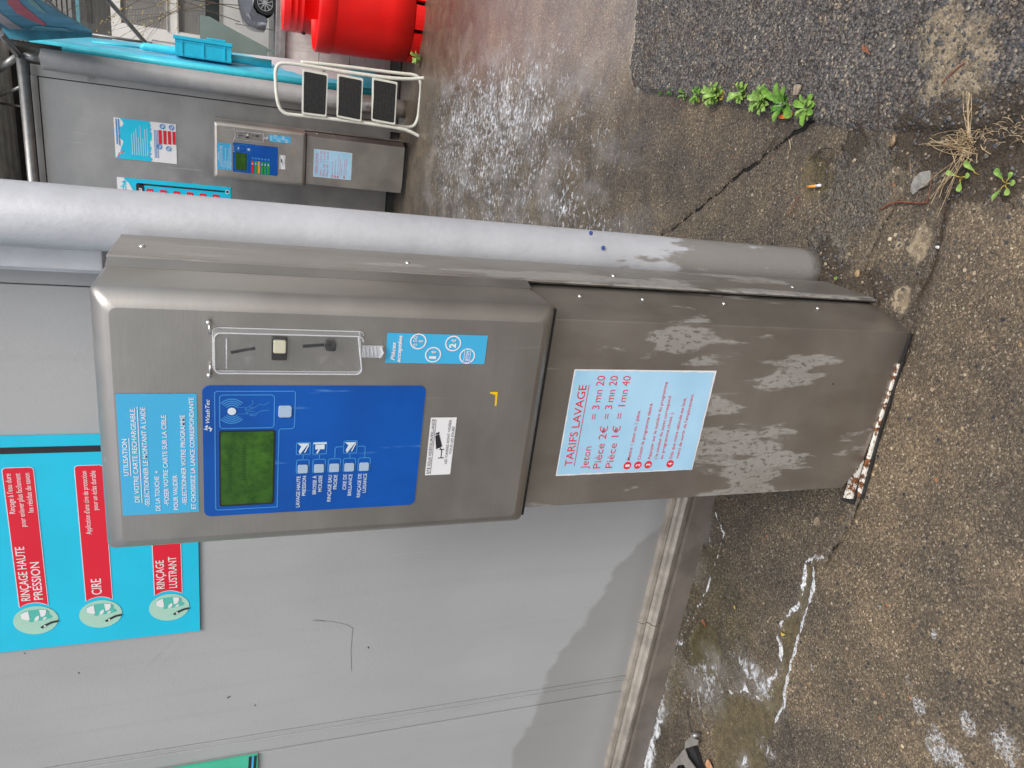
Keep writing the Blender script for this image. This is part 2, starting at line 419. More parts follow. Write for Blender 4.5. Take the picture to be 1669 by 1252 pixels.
def axis(bounds):
    out = []
    for a, b, st in bounds: out += list(np.arange(a, b-1e-9, st))
    out.append(bounds[-1][1]); return np.array(out)
gx = axis([(-400, -40, 90), (-40, -6, 6), (-6, -2.3, .1), (-2.3, -1.15, .014), (-1.15, 1.12, .0072), (1.12, 1.3, .02), (1.3, 3, .06), (3, 9, 1.5), (9, 60, 12), (60, 400, 85)])
gy = axis([(-400, -40, 90), (-40, -4, 6), (-4, -.6, .1), (-.6, 1.9, .0072), (1.9, 4.6, .026), (4.6, 8.2, .05), (8.2, 20, 1.2), (20, 60, 8), (60, 400, 85)])
X, Y = np.meshgrid(gx, gy); nx, ny = len(gx), len(gy)
GRAVEL = gp((1040, 0), (1037, 30), (1036, 60), (1031, 90), (1030, 112), (1036, 140), (1052, 152), (1078, 154), (1110, 160), (1150, 168), (1200, 173), (1240, 184), (1290, 196), (1345, 205), (1400, 214), (1450, 214), (1500, 216), (1560, 222), (1620, 215), (1690, 175), (1760, 60)) + [(2.2, 0.2), (2.2, 2.2)] + gp((1043, -160))
SLABC = gp((1690, 200), (1655, 255), (1600, 262), (1560, 300), (1535, 345), (1528, 400), (1515, 450), (1500, 480), (1487, 541), (1440, 680), (1397, 822), (1365, 885), (1330, 930), (1290, 1030), (1272, 1120), (1290, 1200), (1300, 1300), (1700, 1400)) + [(1.0, -1.5)]
def jag(pts, n, amp, seed):
    r_ = random.Random(seed); P = [np.array(p[:2]) for p in pts]; out = [P[0]]
    for a, b in zip(P[:-1], P[1:]):
        t = (b-a)/np.linalg.norm(b-a); nn = np.array([-t[1], t[0]])
        for i in range(1, n+1): out.append(a+(b-a)*i/n+nn*r_.uniform(-amp, amp))
    return out
CRACK1 = gp((1325, 196), (1290, 218), (1262, 240), (1225, 270), (1195, 290), (1160, 322), (1130, 345), (1100, 370), (1075, 385))
CRACK2 = gp((1660, 240), (1610, 262), (1560, 305), (1537, 345), (1528, 400), (1510, 455), (1492, 482))
CRACK3 = gp((1487, 541), (1440, 680), (1397, 822), (1375, 868), (1340, 925))
CRACK4 = gp((1475, 305), (1440, 365), (1420, 400), (1408, 440), (1425, 470))
FOAML = gp((1338, 908), (1322, 915), (1328, 945), (1318, 985), (1305, 1030), (1296, 1060), (1285, 1100), (1278, 1150), (1262, 1175))
FOAML2 = gp((1330, 905), (1312, 918), (1308, 950), (1300, 985), (1272, 1015), (1268, 1040), (1275, 1080), (1255, 1110), (1240, 1140), (1215, 1125), (1190, 1130))
FOAML3 = gp((1166, 835), (1180, 870), (1172, 905), (1160, 940), (1145, 975), (1130, 1010))
PUD1 = gp((1326, 915), (1310, 930), (1300, 985), (1275, 1020), (1272, 1060), (1276, 1100), (1258, 1120), (1230, 1140), (1195, 1128), (1165, 1150), (1160, 1200), (1175, 1320), (1260, 1320), (1245, 1230), (1262, 1180), (1275, 1140), (1290, 1075), (1318, 990))
PUD2 = gp((1135, 1010), (1165, 1015), (1180, 1060), (1178, 1110), (1150, 1110), (1125, 1080), (1120, 1040))
PUD3 = gp((1312, 245), (1345, 252), (1370, 290), (1352, 312), (1310, 335), (1300, 300))
CRACK1 = jag(CRACK1, 4, .005, 1); CRACK3 = jag(CRACK3, 6, .004, 2); CRACK2 = jag(CRACK2, 4, .007, 3); CRACK4 = jag(CRACK4, 4, .006, 4)
FOAML = jag(FOAML, 4, .003, 5); FOAML2 = jag(FOAML2, 5, .007, 6); FOAML3 = jag(FOAML3, 5, .007, 7)
A = {}
A['gravel'] = sdf(X, Y, GRAVEL); A['slabc'] = sdf(X, Y, SLABC)
cr = np.minimum(seg_dist(X, Y, CRACK1), np.minimum(seg_dist(X, Y, CRACK3)+.002, seg_dist(X, Y, CRACK4)+.004)); A['crack'] = cr
A['crackb'] = seg_dist(X, Y, CRACK2)
A['foamline'] = np.minimum(seg_dist(X, Y, FOAML), np.minimum(seg_dist(X, Y, FOAML2)+.001, seg_dist(X, Y, FOAML3)+.002))
A['puddle'] = np.maximum(sdf(X, Y, PUD1), np.maximum(sdf(X, Y, PUD2)-.01, sdf(X, Y, PUD3)-.01))
def blob(cx, cy, rx, ry=None, rot=0.):
    ry = ry or rx; a, b = X-cx, Y-cy; c, s_ = math.cos(rot), math.sin(rot)
    return np.exp(-(((a*c+b*s_)/rx)**2+((-a*s_+b*c)/ry)**2))
# sandy worn patches
sand = 0
for (x, y, rr_, k) in ((1570, 110, .13, 1.), (1540, 60, .10, .8), (1600, 165, .08, .7), (1500, 398, .055, 1.), (1470, 488, .04, 1.1), (1465, 400, .035, .6), (1590, 345, .05, .5), (1620, 310, .05, .4), (1330, 850, .02, .9), (1500, 610, .1, .35), (1560, 640, .2, .3)):
    q = G(x, y); sand = np.maximum(sand, k*blob(q[0], q[1], rr_, rr_*.75))
A['sand'] = sand
# soil and plant litter between the old tarmac and the slabs
lit = 0
for (x, y, rx, k) in ((1600, 240, .10, 1.1), (1540, 225, .08, 1.), (1480, 225, .07, .8), (1640, 215, .09, 1.), (1400, 232, .07, .6), (1345, 415, .035, 1.3), (1352, 440, .035, 1.3), (1400, 462, .03, 1.1), (1440, 470, .03, 1.2), (1345, 430, .05, 1.1), (1375, 450, .04, .9), (1425, 455, .03, .9), (1340, 270, .05, .7), (1655, 290, .05, .8), (1560, 300, .05, .6)):  # blobs at pipe and cabinet foot: soil doubling as contact shadow
    q = G(x, y); lit = np.maximum(lit, 1.15*k*blob(q[0], q[1], rx*1.25, rx*.95))
A['litter'] = lit
# soap foam: drifts across the neighbouring bay, a strip against the skirting, a patch by the camera
foam = .33*blob(-.1, 2.9, .85, 1.7)+.24*blob(-.6, 3.8, 1.1, 1.4)+.36*blob(.35, 4.0, .45, 1.2)+.3*blob(-.4, 2.0, .6, .5)+.3*blob(-.2, 4.9, 1.0, .7)+.25*blob(.55, 2.9, .3, .8)
q = G(1085, 1230); foam += .72*np.exp(-((Y-.54)/.03)**2)*np.clip((-1.72-X)/.12, 0, 1)*(X > -3)*(Y < .57)
q = G(1150, 1120); foam += .70*blob(q[0], q[1], .16, .11)
q = G(1225, 1100); foam += .70*blob(q[0], q[1], .06, .13)
q = G(1245, 1215); foam += .8*blob(q[0], q[1], .03, .05)
q = G(1210, 1250); foam += .9*blob(q[0], q[1], .05, .03)
band = np.exp(-np.clip(.56-Y, 0, 9)/.07)*(Y < .57)*np.clip((-.75-X)/.3, 0, 1)*(X > -3.2)
foam += .46*band+.22*np.exp(-(seg_dist(X, Y, FOAML2)/.03)**2)+.2*np.exp(-(seg_dist(X, Y, FOAML)/.02)**2)
A['wetband'] = np.clip(band*1.6+.8*blob(-1.3, .35, .35, .2), 0, 1)
A['foam'] = foam
pf = 0
for (x, y, r_, k) in ((1500, 1150, .03, 1.), (1530, 1215, .045, 1.3), (1580, 1180, .03, 1.1), (1560, 1240, .04, 1.), (1640, 1215, .05, .9), (1480, 1110, .04, .5), (1525, 1035, .012, 1.2), (1325, 1090, .012, 1.), (1435, 990, .01, 1.), (1350, 1110, .07, .35), (1430, 1090, .08, .3), (1610, 1110, .06, .35)):
    q = G(x, y); pf = np.maximum(pf, k*blob(q[0], q[1], r_, r_*.8, .6))
A['soap'] = pf
A['red'] = .8*blob(.62, 4.6, .16, .9)+.5*blob(.75, 3.9, .2, .5)
A['mudd'] = np.exp(-np.clip(A['crackb'], 0, 9)/.03)
# sky glare at the neighbouring bay's entrance, painted as paler colour
A['pale'] = blob(.95, 3.0, .50, 1.5)+.75*blob(1.05, 2.1, .42, .6)+.12*blob(0, 3.2, .9, 1.6)
A['gedge'] = np.exp(-((A['gravel']+.004)/.009)**2)*np.clip((Y-1.70)/.1, 0, 1)+.45*np.exp(-(A['gravel']/.012)**2)*(Y > .55)
A['rough'] = np.maximum(blob(G(1400, 300)[0], G(1400, 300)[1], .17, .13), .9*blob(G(1350, 400)[0], G(1350, 400)[1], .13, .10))
def vnoise(X, Y, sc, seed):
    r_ = np.random.default_rng(seed).random((64, 64)); a = X/sc; b = Y/sc
    i = np.floor(a).astype(int); j = np.floor(b).astype(int); fa = a-i; fb = b-j; fa = fa*fa*(3-2*fa); fb = fb*fb*(3-2*fb)
    g = lambda u, v: r_[u % 64, v % 64]
    return (g(i, j)*(1-fa)+g(i+1, j)*fa)*(1-fb)+(g(i, j+1)*(1-fa)+g(i+1, j+1)*fa)*fb
near = np.exp(-((np.abs(X) > 3)*9.+(np.abs(Y-2) > 5)*9.))
Z = near*((vnoise(X, Y, .3, 1)-.5)*.004+(vnoise(X, Y, .06, 2)-.5)*.0025)
gi = np.clip(A['gravel']/.02, 0, 1); Z += gi*(.016+near*((vnoise(X, Y, .035, 3)-.5)*.009+(vnoise(X, Y, .11, 4)-.5)*.01))
edge = np.exp(-(A['gravel']/.012)**2)*(Y > 1.78); Z -= edge*.02
Z -= .012*np.exp(-(A['crack']/.008)**2)+.010*np.exp(-(A['crackb']/.007)**2)
Z += near*np.clip(lit, 0, 1)*(vnoise(X, Y, .04, 5)-.35)*.02
sl = np.clip(A['slabc']/.006, 0, 1); Z += .004*sl*(Y < 1.5)*(X < 1.2)
Z -= .004*np.clip(A['puddle']/.01, 0, 1)
Z[(np.abs(X) > 4) | (Y > 9) | (Y < -2)] = 0
verts = np.stack([X.ravel(), Y.ravel(), Z.ravel()], 1)
ii = np.arange(nx*ny).reshape(ny, nx)
faces = np.stack([ii[:-1, :-1].ravel(), ii[:-1, 1:].ravel(), ii[1:, 1:].ravel(), ii[1:, :-1].ravel()], 1)
me = bpy.data.meshes.new('ground'); me.vertices.add(len(verts)); me.vertices.foreach_set('co', verts.ravel())
me.loops.add(faces.size); me.loops.foreach_set('vertex_index', faces.ravel().astype(np.int32))
me.polygons.add(len(faces)); me.polygons.foreach_set('loop_start', np.arange(0, faces.size, 4, dtype=np.int32)); me.polygons.foreach_set('loop_total', np.full(len(faces), 4, np.int32))
me.update(calc_edges=True); me.polygons.foreach_set('use_smooth', np.ones(len(faces), bool))
for k_, a in A.items():
    at = me.attributes.new(k_, 'FLOAT', 'POINT'); at.data.foreach_set('value', np.clip(a, -9, 9).ravel().astype(np.float32))

def ground_mat():
    k = NT('wet_concrete_and_tarmac'); c = k.co('Object')
    wn = k.noise(c, 28, 5, .6); wn2 = k.noise(c, 6, 4, .6); wn0 = k.math('SUBTRACT', wn, .5)
    # fine exposed aggregate
    v = k.n('ShaderNodeTexVoronoi'); k.set(v.inputs['Vector'], c); v.inputs['Scale'].default_value = 240
    agg = k.ramp(k.sep(v.outputs['Color'])[0], [(0, (.05, .041, .033)), (.35, (.105, .086, .066)), (.62, (.155, .128, .098)), (.86, (.225, .185, .138)), (.955, (.34, .275, .20)), (1, (.55, .52, .46))])
    v2 = k.n('ShaderNodeTexVoronoi'); k.set(v2.inputs['Vector'], c); v2.inputs['Scale'].default_value = 75
    big = k.math('MULTIPLY', k.rng(k.sep(v2.outputs['Color'])[0], .90, .93), k.rng(v2.outputs['Distance'], .42, .30))
    bigc = k.ramp(k.sep(v2.outputs['Color'])[1], [(0, (.03, .035, .045)), (.6, (.05, .055, .065)), (.8, (.30, .20, .10)), (.92, (.5, .45, .36)), (1, (.36, .12, .05))])
    base = k.mix(.32, agg, (.120, .104, .086))
    glint = k.math('MULTIPLY', k.rng(k.sep(v.outputs['Color'])[1], .93, .96), k.rng(v.outputs['Distance'], .5, .25)); base = k.mix(k.math('MULTIPLY', glint, .55), base, (.46, .40, .32))
    base = k.mix(big, base, bigc)
    base = k.mix(1., base, k.mix(k.rng(wn2, .3, .7), (.78, .78, .8), (1.18, 1.14, 1.06)), 'MULTIPLY')
    # front slab is browner and lighter than the bay slab
    slab = k.rng(k.attr('slabc'), -.004, .004)
    base = k.mix(1., base, k.mix(slab, (.84, .82, .78), (1.06, 1.01, .93)), 'MULTIPLY')
    patch = k.noise(k.map(c, (1, 1, 1), (3, 1, 0)), 2.6, 4, .55); base = k.mix(1., base, k.mix(k.rng(patch, .35, .7), (.80, .80, .82), (1.16, 1.13, 1.06)), 'MULTIPLY')
    base = k.mix(k.rng(k.attr('pale'), .1, .9, 0, .85), base, k.mix(.30, k.mix(1., base, (2.1, 2.15, 2.35), 'MULTIPLY'), (.36, .34, .33)))  # lightened base colour imitates the sky glare
    # old coarse tarmac
    v3 = k.n('ShaderNodeTexVoronoi'); k.set(v3.inputs['Vector'], c); v3.inputs['Scale'].default_value = 120
    st = k.ramp(k.sep(v3.outputs['Color'])[0], [(0, (.06, .054, .051)), (.45, (.13, .119, .111)), (.75, (.19, .174, .158)), (.93, (.25, .215, .175)), (.985, (.38, .31, .22)), (1, (.52, .48, .42))])
    st = k.mix(k.rng(v3.outputs['Distance'], .5, .8), st, (.035, .030, .027))
    gm = k.rng(k.math('ADD', k.attr('gravel'), k.math('MULTIPLY', wn0, .03)), -.004, .006)
    base = k.mix(gm, base, st)
    gb = k.noise(k.map(c, (1, 1, 1), (7, 2, 0)), 9, 5, .6); base = k.mix(k.math('MULTIPLY', gm, k.rng(gb, .45, .7, 0, .55)), base, k.mix(1., base, (1.02, .82, .62), 'MULTIPLY'))
    ge = k.rng(k.math('ADD', k.attr('gedge'), k.math('MULTIPLY', wn0, .9)), .35, .7); base = k.mix(k.math('MULTIPLY', ge, .9), base, (.022, .018, .013))
    # broken, pitted patch beside the pipe foot
    rm = k.rng(k.math('ADD', k.attr('rough'), k.math('MULTIPLY', wn0, 1.2)), .42, .62)
    v4 = k.n('ShaderNodeTexVoronoi'); k.set(v4.inputs['Vector'], c); v4.inputs['Scale'].default_value = 130
    rc = k.ramp(k.sep(v4.outputs['Color'])[0], [(0, (.05, .052, .05)), (.4, (.105, .105, .098)), (.8, (.16, .155, .14)), (1, (.30, .24, .17))])
    rc = k.mix(k.rng(v4.outputs['Distance'], .45, .75), rc, (.03, .026, .02))
    base = k.mix(k.math('MULTIPLY', rm, .55), base, rc)
    # sand
    sm = k.rng(k.math('ADD', k.attr('sand'), k.math('MULTIPLY', wn0, 1.1)), .38, .62)
    sc_ = k.ramp(k.sep(v2.outputs['Color'])[2], [(0, (.16, .13, .09)), (.5, (.30, .24, .16)), (1, (.42, .36, .26))])
    base = k.mix(k.math('MULTIPLY', sm, .82), base, k.mix(.35, k.mix(1., sc_, (1.35, 1.3, 1.22), 'MULTIPLY'), agg))
    # litter / soil
    lm = k.rng(k.math('ADD', k.attr('litter'), k.math('MULTIPLY', wn0, 1.3)), .35, .62)
    soil = k.ramp(k.noise(c, 160, 5, .7), [(.3, (.018, .013, .009)), (.5, (.06, .043, .028)), (.7, (.14, .10, .062))])
    base = k.mix(k.math('MULTIPLY', lm, .85), base, soil)
    mu = k.rng(k.math('ADD', k.attr('mudd'), k.math('MULTIPLY', wn0, .8)), .4, .75)
    base = k.mix(mu, base, soil)
    # cracks
    cm = k.rng(k.math('ADD', k.attr('crack'), k.math('ADD', k.math('MULTIPLY', wn0, .016), k.math('MULTIPLY', k.math('SUBTRACT', wn2, .5), .010))), .0058, .0030)
    base = k.mix(cm, base, (.012, .010, .008))
    # red stain near the bins
    base = k.mix(k.math('MULTIPLY', k.attr('red'), .16), base, (.30, .07, .05))
    # puddles: ochre silt under a film of water
    pn = k.math('ADD', k.attr('puddle'), k.math('MULTIPLY', wn0, .035))
    pm = k.rng(pn, -.003, .006)
    silt = k.mix(k.rng(k.noise(c, 40, 4), .35, .7), (.075, .060, .026), (.15, .118, .052))
    base = k.mix(k.math('MULTIPLY', pm, .62), base, silt)
    wb = k.rng(k.math('ADD', k.attr('wetband'), k.math('MULTIPLY', wn0, .9)), .3, .8)
    base = k.mix(k.math('MULTIPLY', wb, .55), base, k.mix(1., base, (.55, .60, .50), 'MULTIPLY'))
    # foam flecks
    fv = k.noise(k.map(c, (.9, 1.15, 1)), 30, 5, .72, .6)
    fvb = k.noise(k.map(c, (1.1, .6, 1), (5, 3, 0)), 7, 3, .6)
    fm = k.math('ADD', k.math('MULTIPLY', k.attr('foam'), .34), k.math('ADD', fv, k.math('MULTIPLY', k.math('SUBTRACT', fvb, .5), .30)))
    fm = k.math('MULTIPLY', k.rng(fm, .70, .90), k.rng(k.attr('foam'), .02, .2))
    film = k.math('MULTIPLY', k.rng(k.attr('foam'), .05, .5), k.rng(k.noise(k.map(c, (1, .5, 1), (2, 2, 2)), 5, 5, .65), .42, .68))
    base = k.mix(k.math('MULTIPLY', film, .30), base, (.48, .47, .47))  # thin grey foam film, its broad sheen painted into the colour
    # foam line meanders: width varies
    fl = k.math('ADD', k.attr('foamline'), k.math('MULTIPLY', wn0, .018))
    flw = k.math('ADD', k.math('ABSOLUTE', fl), k.math('MULTIPLY', k.math('SUBTRACT', k.noise(c, 16, 4, .6), .5), .022))
    flm = k.math('MULTIPLY', k.rng(flw, .0062, .0042), k.rng(k.noise(c, 130, 4, .7), .36, .50, .25, 1))
    flm = k.math('MULTIPLY', flm, k.rng(k.noise(c, 9, 3), .34, .46, .0, 1))
    so = k.rng(k.math('ADD', k.attr('soap'), k.math('MULTIPLY', k.math('SUBTRACT', k.noise(c, 60, 5, .75), .5), 1.6)), .45, .75)
    so = k.math('MULTIPLY', so, k.math('MULTIPLY', k.rng(k.sep(v.outputs['Color'])[2], .20, .42, .15, 1), k.rng(k.noise(c, 95, 4, .75), .40, .56, .1, 1)))
    white = k.math('MAXIMUM', fm, k.math('MAXIMUM', flm, k.math('MULTIPLY', so, .62)))
    base = k.mix(k.math('MULTIPLY', white, .92), base, (.78, .80, .84))
    # roughness
    wet = k.mix(k.rng(k.attr('pale'), .1, .9), k.rng(wn2, .3, .7, .26, .44), (.24, .24, .24))
    rg = k.mix(gm, wet, (.5, .5, .5)); rg = k.mix(k.math('MAXIMUM', sm, lm), rg, (.7, .7, .7)); rg = k.mix(wb, rg, (.12, .12, .12)); rg = k.mix(pm, rg, (.04, .04, .04)); rg = k.mix(white, rg, (.5, .5, .5))
    hb = k.math('ADD', k.math('MULTIPLY', v.outputs['Distance'], -.35), k.math('MULTIPLY', k.noise(c, 300, 3), .3))
    dry = k.math('SUBTRACT', 1., k.math('MULTIPLY', pm, .93))
    hb = k.math('MULTIPLY', hb, dry)
    hg = k.math('ADD', k.math('MULTIPLY', k.math('ADD', k.math('MULTIPLY', v3.outputs['Distance'], -1.2), k.math('MULTIPLY', k.noise(c, 150, 4, .7), 1.6)), gm), k.math('MULTIPLY', k.math('ADD', k.math('MULTIPLY', v4.outputs['Distance'], -.8), k.math('MULTIPLY', k.noise(c, 55, 5, .7), 3.2)), rm))
    h = k.math('ADD', k.math('ADD', hb, hg), k.math('MULTIPLY', white, .6))
    h = k.math('SUBTRACT', h, k.math('MULTIPLY', cm, 2.5))
    h = k.math('ADD', h, k.math('MULTIPLY', k.math('MULTIPLY', lm, k.noise(c, 120, 4, .7)), 3))
    b = k.bsdf(Base_Color=base, Roughness=rg, Normal=k.bump(h, .85, .0042))
    b.inputs['Specular IOR Level'].default_value = .5
    return k.m
me.materials.append(ground_mat())
ground = bpy.data.objects.new('ground', me); COL.objects.link(ground); tag(ground, kind='structure')

# ================================================================== WALLS AND POSTS
WH = 3.36
w1 = thing('wash_bay_wall', 'pale grey partition wall behind the near payment terminal, carrying the large cyan sign', 'wall', (-.1, .6, 0), 'grey partition walls between the wash bays')
O1 = Vector((-.1, .6, 0))
def rel(mb, o): mb.v = [(a-o[0], b-o[1], c-o[2]) for a, b, c in mb.v]; return mb
m = MB(); m.box(-1.652, -.172, .600, .640, .165, WH); m.box(-6, -1.736, .600, .640, .165, WH); rel(m, O1).build('panel', M['wall'], w1, bevel=.0015)
m = MB(); m.box(-.170, -.05, .604, .642, .165, WH); rel(m, O1).build('edge_strip', M['wall'], w1, bevel=.0015)
m = MB(); m.box(-1.734, -1.654, .6045, .642, .165, WH); m.box(-1.684, -1.676, .599, .606, .165, WH); m.box(-1.660, -1.654, .598, .606, .165, WH); rel(m, O1).build('joint_strip', M['wall'], w1, bevel=.0012)
m = MB(); m.box(-.106, -.060, .50, .603, 1.885, WH+.04); m.box(-.135, -.108, .585, .603, 1.885, WH); rel(m, O1).build('white_channel', M['white_trim'], w1, bevel=.004)
# skirting rail with a rolled ridge, then the kerb
m = MB()
prof = [(.602, .172), (.586, .166), (.583, .150), (.590, .142), (.583, .132), (.570, .128), (.563, .118), (.566, .106), (.576, .098), (.578, .088), (.640, .088), (.640, .172)]
def rail(m, x0, x1):
    n = len(prof); vs = [(x, y, z) for x in (x0, x1) for y, z in prof]
    m.add(vs, [(i, (i+1) % n, n+(i+1) % n, n+i) for i in range(n)]+[tuple(range(n)), tuple(range(n, 2*n))[::-1]])
rail(m, -1.39, -.06); rail(m, -6, -1.394); rel(m, O1).build('skirting_rail', M['rail'], w1, bevel=.0015)
m = MB(); m.box(-6, -.06, .562, .66, -.06, .0875); rel(m, O1).build('kerb', M['kerb'], w1, bevel=.005)

def post(name, label, x, y, r, h, mat, group):
    t = thing(name, label, 'post', (x, y, 0), group)
    m = MB(); m.lathe([(r, -.05), (r, h-.012), (r-.004, h-.003), (r-.014, h)]+([(0.001, h)]), (0, 0, 0), 56); m.build('pipe', mat, t)
    return t
p1 = post('steel_post', 'thick silver painted steel pipe standing right of the near payment terminal', 0.0225, .432, .0655, 3.2, M['post'], 'pipe posts at the wall ends')
m = MB()   # dents, drips and two specks of blue paint
for (px, py) in ((963, 380), (983, 404)):
    q = YP(px, py, .37); m.dome((q[0]-.0225, q[1]-.432-.0005, q[2]), .006, (.3, -1, 0), .15)
m.build('paint_speck', plain('blue_speck', lin(70, 90, 160), .5), p1)
p2 = post('steel_post', 'weathered grey pipe post behind the folded step stool, at the end of the far wall', .222, 6.63, .088, 3.23, M['post_dark'], 'pipe posts at the wall ends')
m = MB(); m.tube([(0, 0, 3.23), (0, 0, 3.36)], .035); m.dome((0, 0, 3.2), .07, (0, 0, 1), .8); m.build('spigot', M['galv'], p2)
m = MB(); m.tube([(.01, 0, 3.38), (-2.5, .0, 3.385), (-6, 0, 3.385)], .045); m.build('top_rail', M['galv'], p2)
m = MB(); m.tube([(0, 0, 3.40), tuple(Vector(YP(0, 54, 6.2))-Vector((.222, 6.63, 0)))], .028); m.build('brace', M['galv'], p2)
m = MB(); m.tube([(0, 0, 3.40), tuple(Vector(YP(-10, 118, 6.75))-Vector((.222, 6.63, 0)))], .03); m.build('brace', M['galv'], p2)
m = MB(); m.tube([(-.25, 0, 3.40), tuple(Vector(YP(-2, 157, 6.9))-Vector((.222, 6.63, 0)))], .014); m.build('brace', M['galv'], p2)
m = MB(); m.tube([(-.42, 0, 3.40), tuple(Vector(YP(-2, 168, 6.9))-Vector((.222, 6.63, 0)))], .011); m.build('brace', M['dark'], p2)

OX, OY = -.0966, 6.2147
w2 = thing('wash_bay_wall', 'shaded steel partition wall of the far wash bay, behind the distant payment terminal', 'wall', (0, 6.8, 0), 'grey partition walls between the wash bays')
O2 = Vector((0, 6.8, 0))
m = MB(); m.box(-6, .063, 6.80, 6.85, .10, 3.302); rel(m, O2).build('panel', M['wall_far'], w2)
m = MB(); m.box(-6, .16, 6.852, 6.87, .10, 3.36); rel(m, O2).build('core', M['dark'], w2)
m = MB(); m.box(.071, .165, 6.803, 6.85, .10, 3.36); m.box(-6, .0705, 6.803, 6.85, 3.312, 3.365); rel(m, O2).build('frame', M['wall_far'], w2, bevel=.002)
m = MB(); m.box(.08, .215, 6.70, 6.72, 2.88, 2.90); rel(m, O2).build('bracket', M['galv'], w2)
m = MB(); m.box(-6, -.02, 6.82, 6.90, -.05, .10); rel(m, O2).build('kerb', M['dark'], w2)
m = MB(); m.box(-.02, .0, 6.74, 6.80, -.02, .12); rel(m, O2).build('foot_bracket', M['galv'], w2)

# ================================================================== PAYMENT TERMINALS
F = -.03
def terminal(loc, label, far=False):
    t = thing('payment_terminal', label, 'payment terminal', loc, 'car wash payment terminals')
    st = M['steel_far'] if far else M['steel']; lo = M['steel_far'] if far else M['steel_low']
    W, ZB, ZT = .5017, 1.0057, 1.8268
    # upper cabinet, pressed sheet with a soft bevelled front
    m = MB(); rings = []
    for y, ins in ((.40, 0), (.16, 0), (.0, 0), (-.008, .003), (-.016, .009), (-.023, .016), (-.0275, .0225), (-.03, .030)):
        r_ = .012 if ins == 0 else .012
        rings.append([(x, y, z) for x, z in rrpts(-W+ins, -ins, ZB+ins, ZT-ins, r_, 4)])
    n = len(rings[0]); vs = [p for r_ in rings for p in r_]
    fs = [(i*n+j, i*n+(j+1) % n, (i+1)*n+(j+1) % n, (i+1)*n+j) for i in range(len(rings)-1) for j in range(n)]
    m.add(vs, fs, True); m.add(rings[-1], [tuple(range(n))]); m.add(rings[0], [tuple(range(n))[::-1]])
    cab = m.build('upper_cabinet', st, t)
    # lower cabinet: side flares to the rear, ragged foot on the left
    m = MB()
    pl = [(-.483, .40), (-.483, .017), (-.035, .017), (-.002, .142), (-.002, .40)]
    vs = [(x, y, 1.0) for x, y in pl]
    n = len(pl)
    foot = [(-.483, .40, .06), (-.483, .017, .058), (-.40, .017, .016), (-.30, .017, .007), (-.035, .017, .004), (-.002, .142, -.03), (-.002, .40, -.06)]
    m.add([(x, y, 1.0055) for x, y in pl]+foot, [(1, 2, 9, 8, 7, 6), (0, 1, 6, 5), (2, 3, 10, 9), (3, 4, 11, 10), (4, 0, 5, 11)])
    if far: m.v = [(x, y, max(z, .05) if z < .5 else z) for x, y, z in m.v]
    lc = m.build('lower_cabinet', lo, t, bevel=.0022)
    # rear flange: thin folded plate running beside the pipe
    m = MB(); m.extr([(.004, .160, -.03), (.010, .150, -.03), (.014, .155, -.03), (.014, .34, -.03), (.008, .34, -.03), (.008, .172, -.03)], (0, 0, 1.853))
    fl = m.build('mounting_flange', M['steel_side'] if not far else st, t, bevel=.0015)
    m = MB(); m.extr([(-.004, .125, 1.01), (.0005, .120, 1.01), (.0125, .156, 1.01), (.0125, .33, 1.01), (-.004, .33, 1.01)], (0, 0, .812)); m.build('side_fillet', st, t, bevel=.0015)
    for z in (1.774, 1.259, .756, .215):
        m = MB(); m.dome((.0142, .235, z), .0068, (1, 0, 0), .6); m.build('rivet', M['rivet'], t)
    for z in (.897, .738, .515, .229):
        m = MB(); m.dome((-.0085, .112, z), .0060, (1, -.3, 0), .6); m.build('rivet', M['rivet'], t)
    # worn instruction stickers
    def sticker(name, x0, x1, z0, z1, mat, y, ragged=0., th=.0006):
        d = D2(y); pts = [(x0, z0), (x1, z0), (x1, z1), (x0, z1)]
        d.poly(wob(pts, ragged, .012) if ragged else pts)
        d.add([(x, y+th*.9, z) for x, z in pts], [(0, 1, 2, 3)])
        return d.go(name, mat, t)
    y1, y2, y3 = F-.0012, F-.0020, F-.0028
    s1 = sticker('instruction_sticker', -.417, -.180, 1.669, 1.794, M['sky_sticker'], y1)
    d = D2(y2); L = [('UTILISATION', -.30, 1.781, .072, 'C'), ('DE VOTRE CARTE RECHARGEABLE.', -.298, 1.766, .185, 'C'), ('-SELECTIONNER LE MONTANT À L\'AIDE', -.400, 1.750, .195, 'L'),
         ('DE LA TOUCHE  +', -.410, 1.733, .082, 'L'), ('-POSER VOTRE CARTE SUR LA CIBLE', -.400, 1.7185, .180, 'L'), ('POUR VALIDER', -.410, 1.7035, .072, 'L'), ('-SELECTIONNER VOTRE PROGRAMME', -.400, 1.689, .180, 'L'), ('ET CHOISISSEZ LA LANCE CORRESPONDANTE', -.410, 1.674, .223, 'L')]
    for s_, x, z, wd, al in L: d.text(s_, x, z, .0078, wd, al, bold=.012)
    d.rect(-.337, -.263, 1.7770, 1.7783); d.rect(-.392, -.204, 1.7617, 1.7630); d.go('lettering', M['white'], s1)
    s2 = sticker('coin_sticker', -.1185, -.0595, 1.150, 1.345, M['sky_sticker'], y1)
    d = D2(y2); d.text('Pièces', -.113, 1.328, .0075, .036, bold=.03, shear=.25); d.text('acceptées', -.1165, 1.317, .0075, .053, bold=.03, shear=.25)
    for cx, cz in ((-.0745, 1.286), (-.1005, 1.255), (-.077, 1.218), (-.102, 1.187)): d.line([(cx+.0145*math.cos(2*math.pi*i/28), cz+.0145*math.sin(2*math.pi*i/28)) for i in range(28)], .0026, True)
    d.text('0.50', -.0745, 1.288, .008, .020, 'C'); d.text('€', -.0745, 1.277, .0075, .006, 'C', bold=.03)
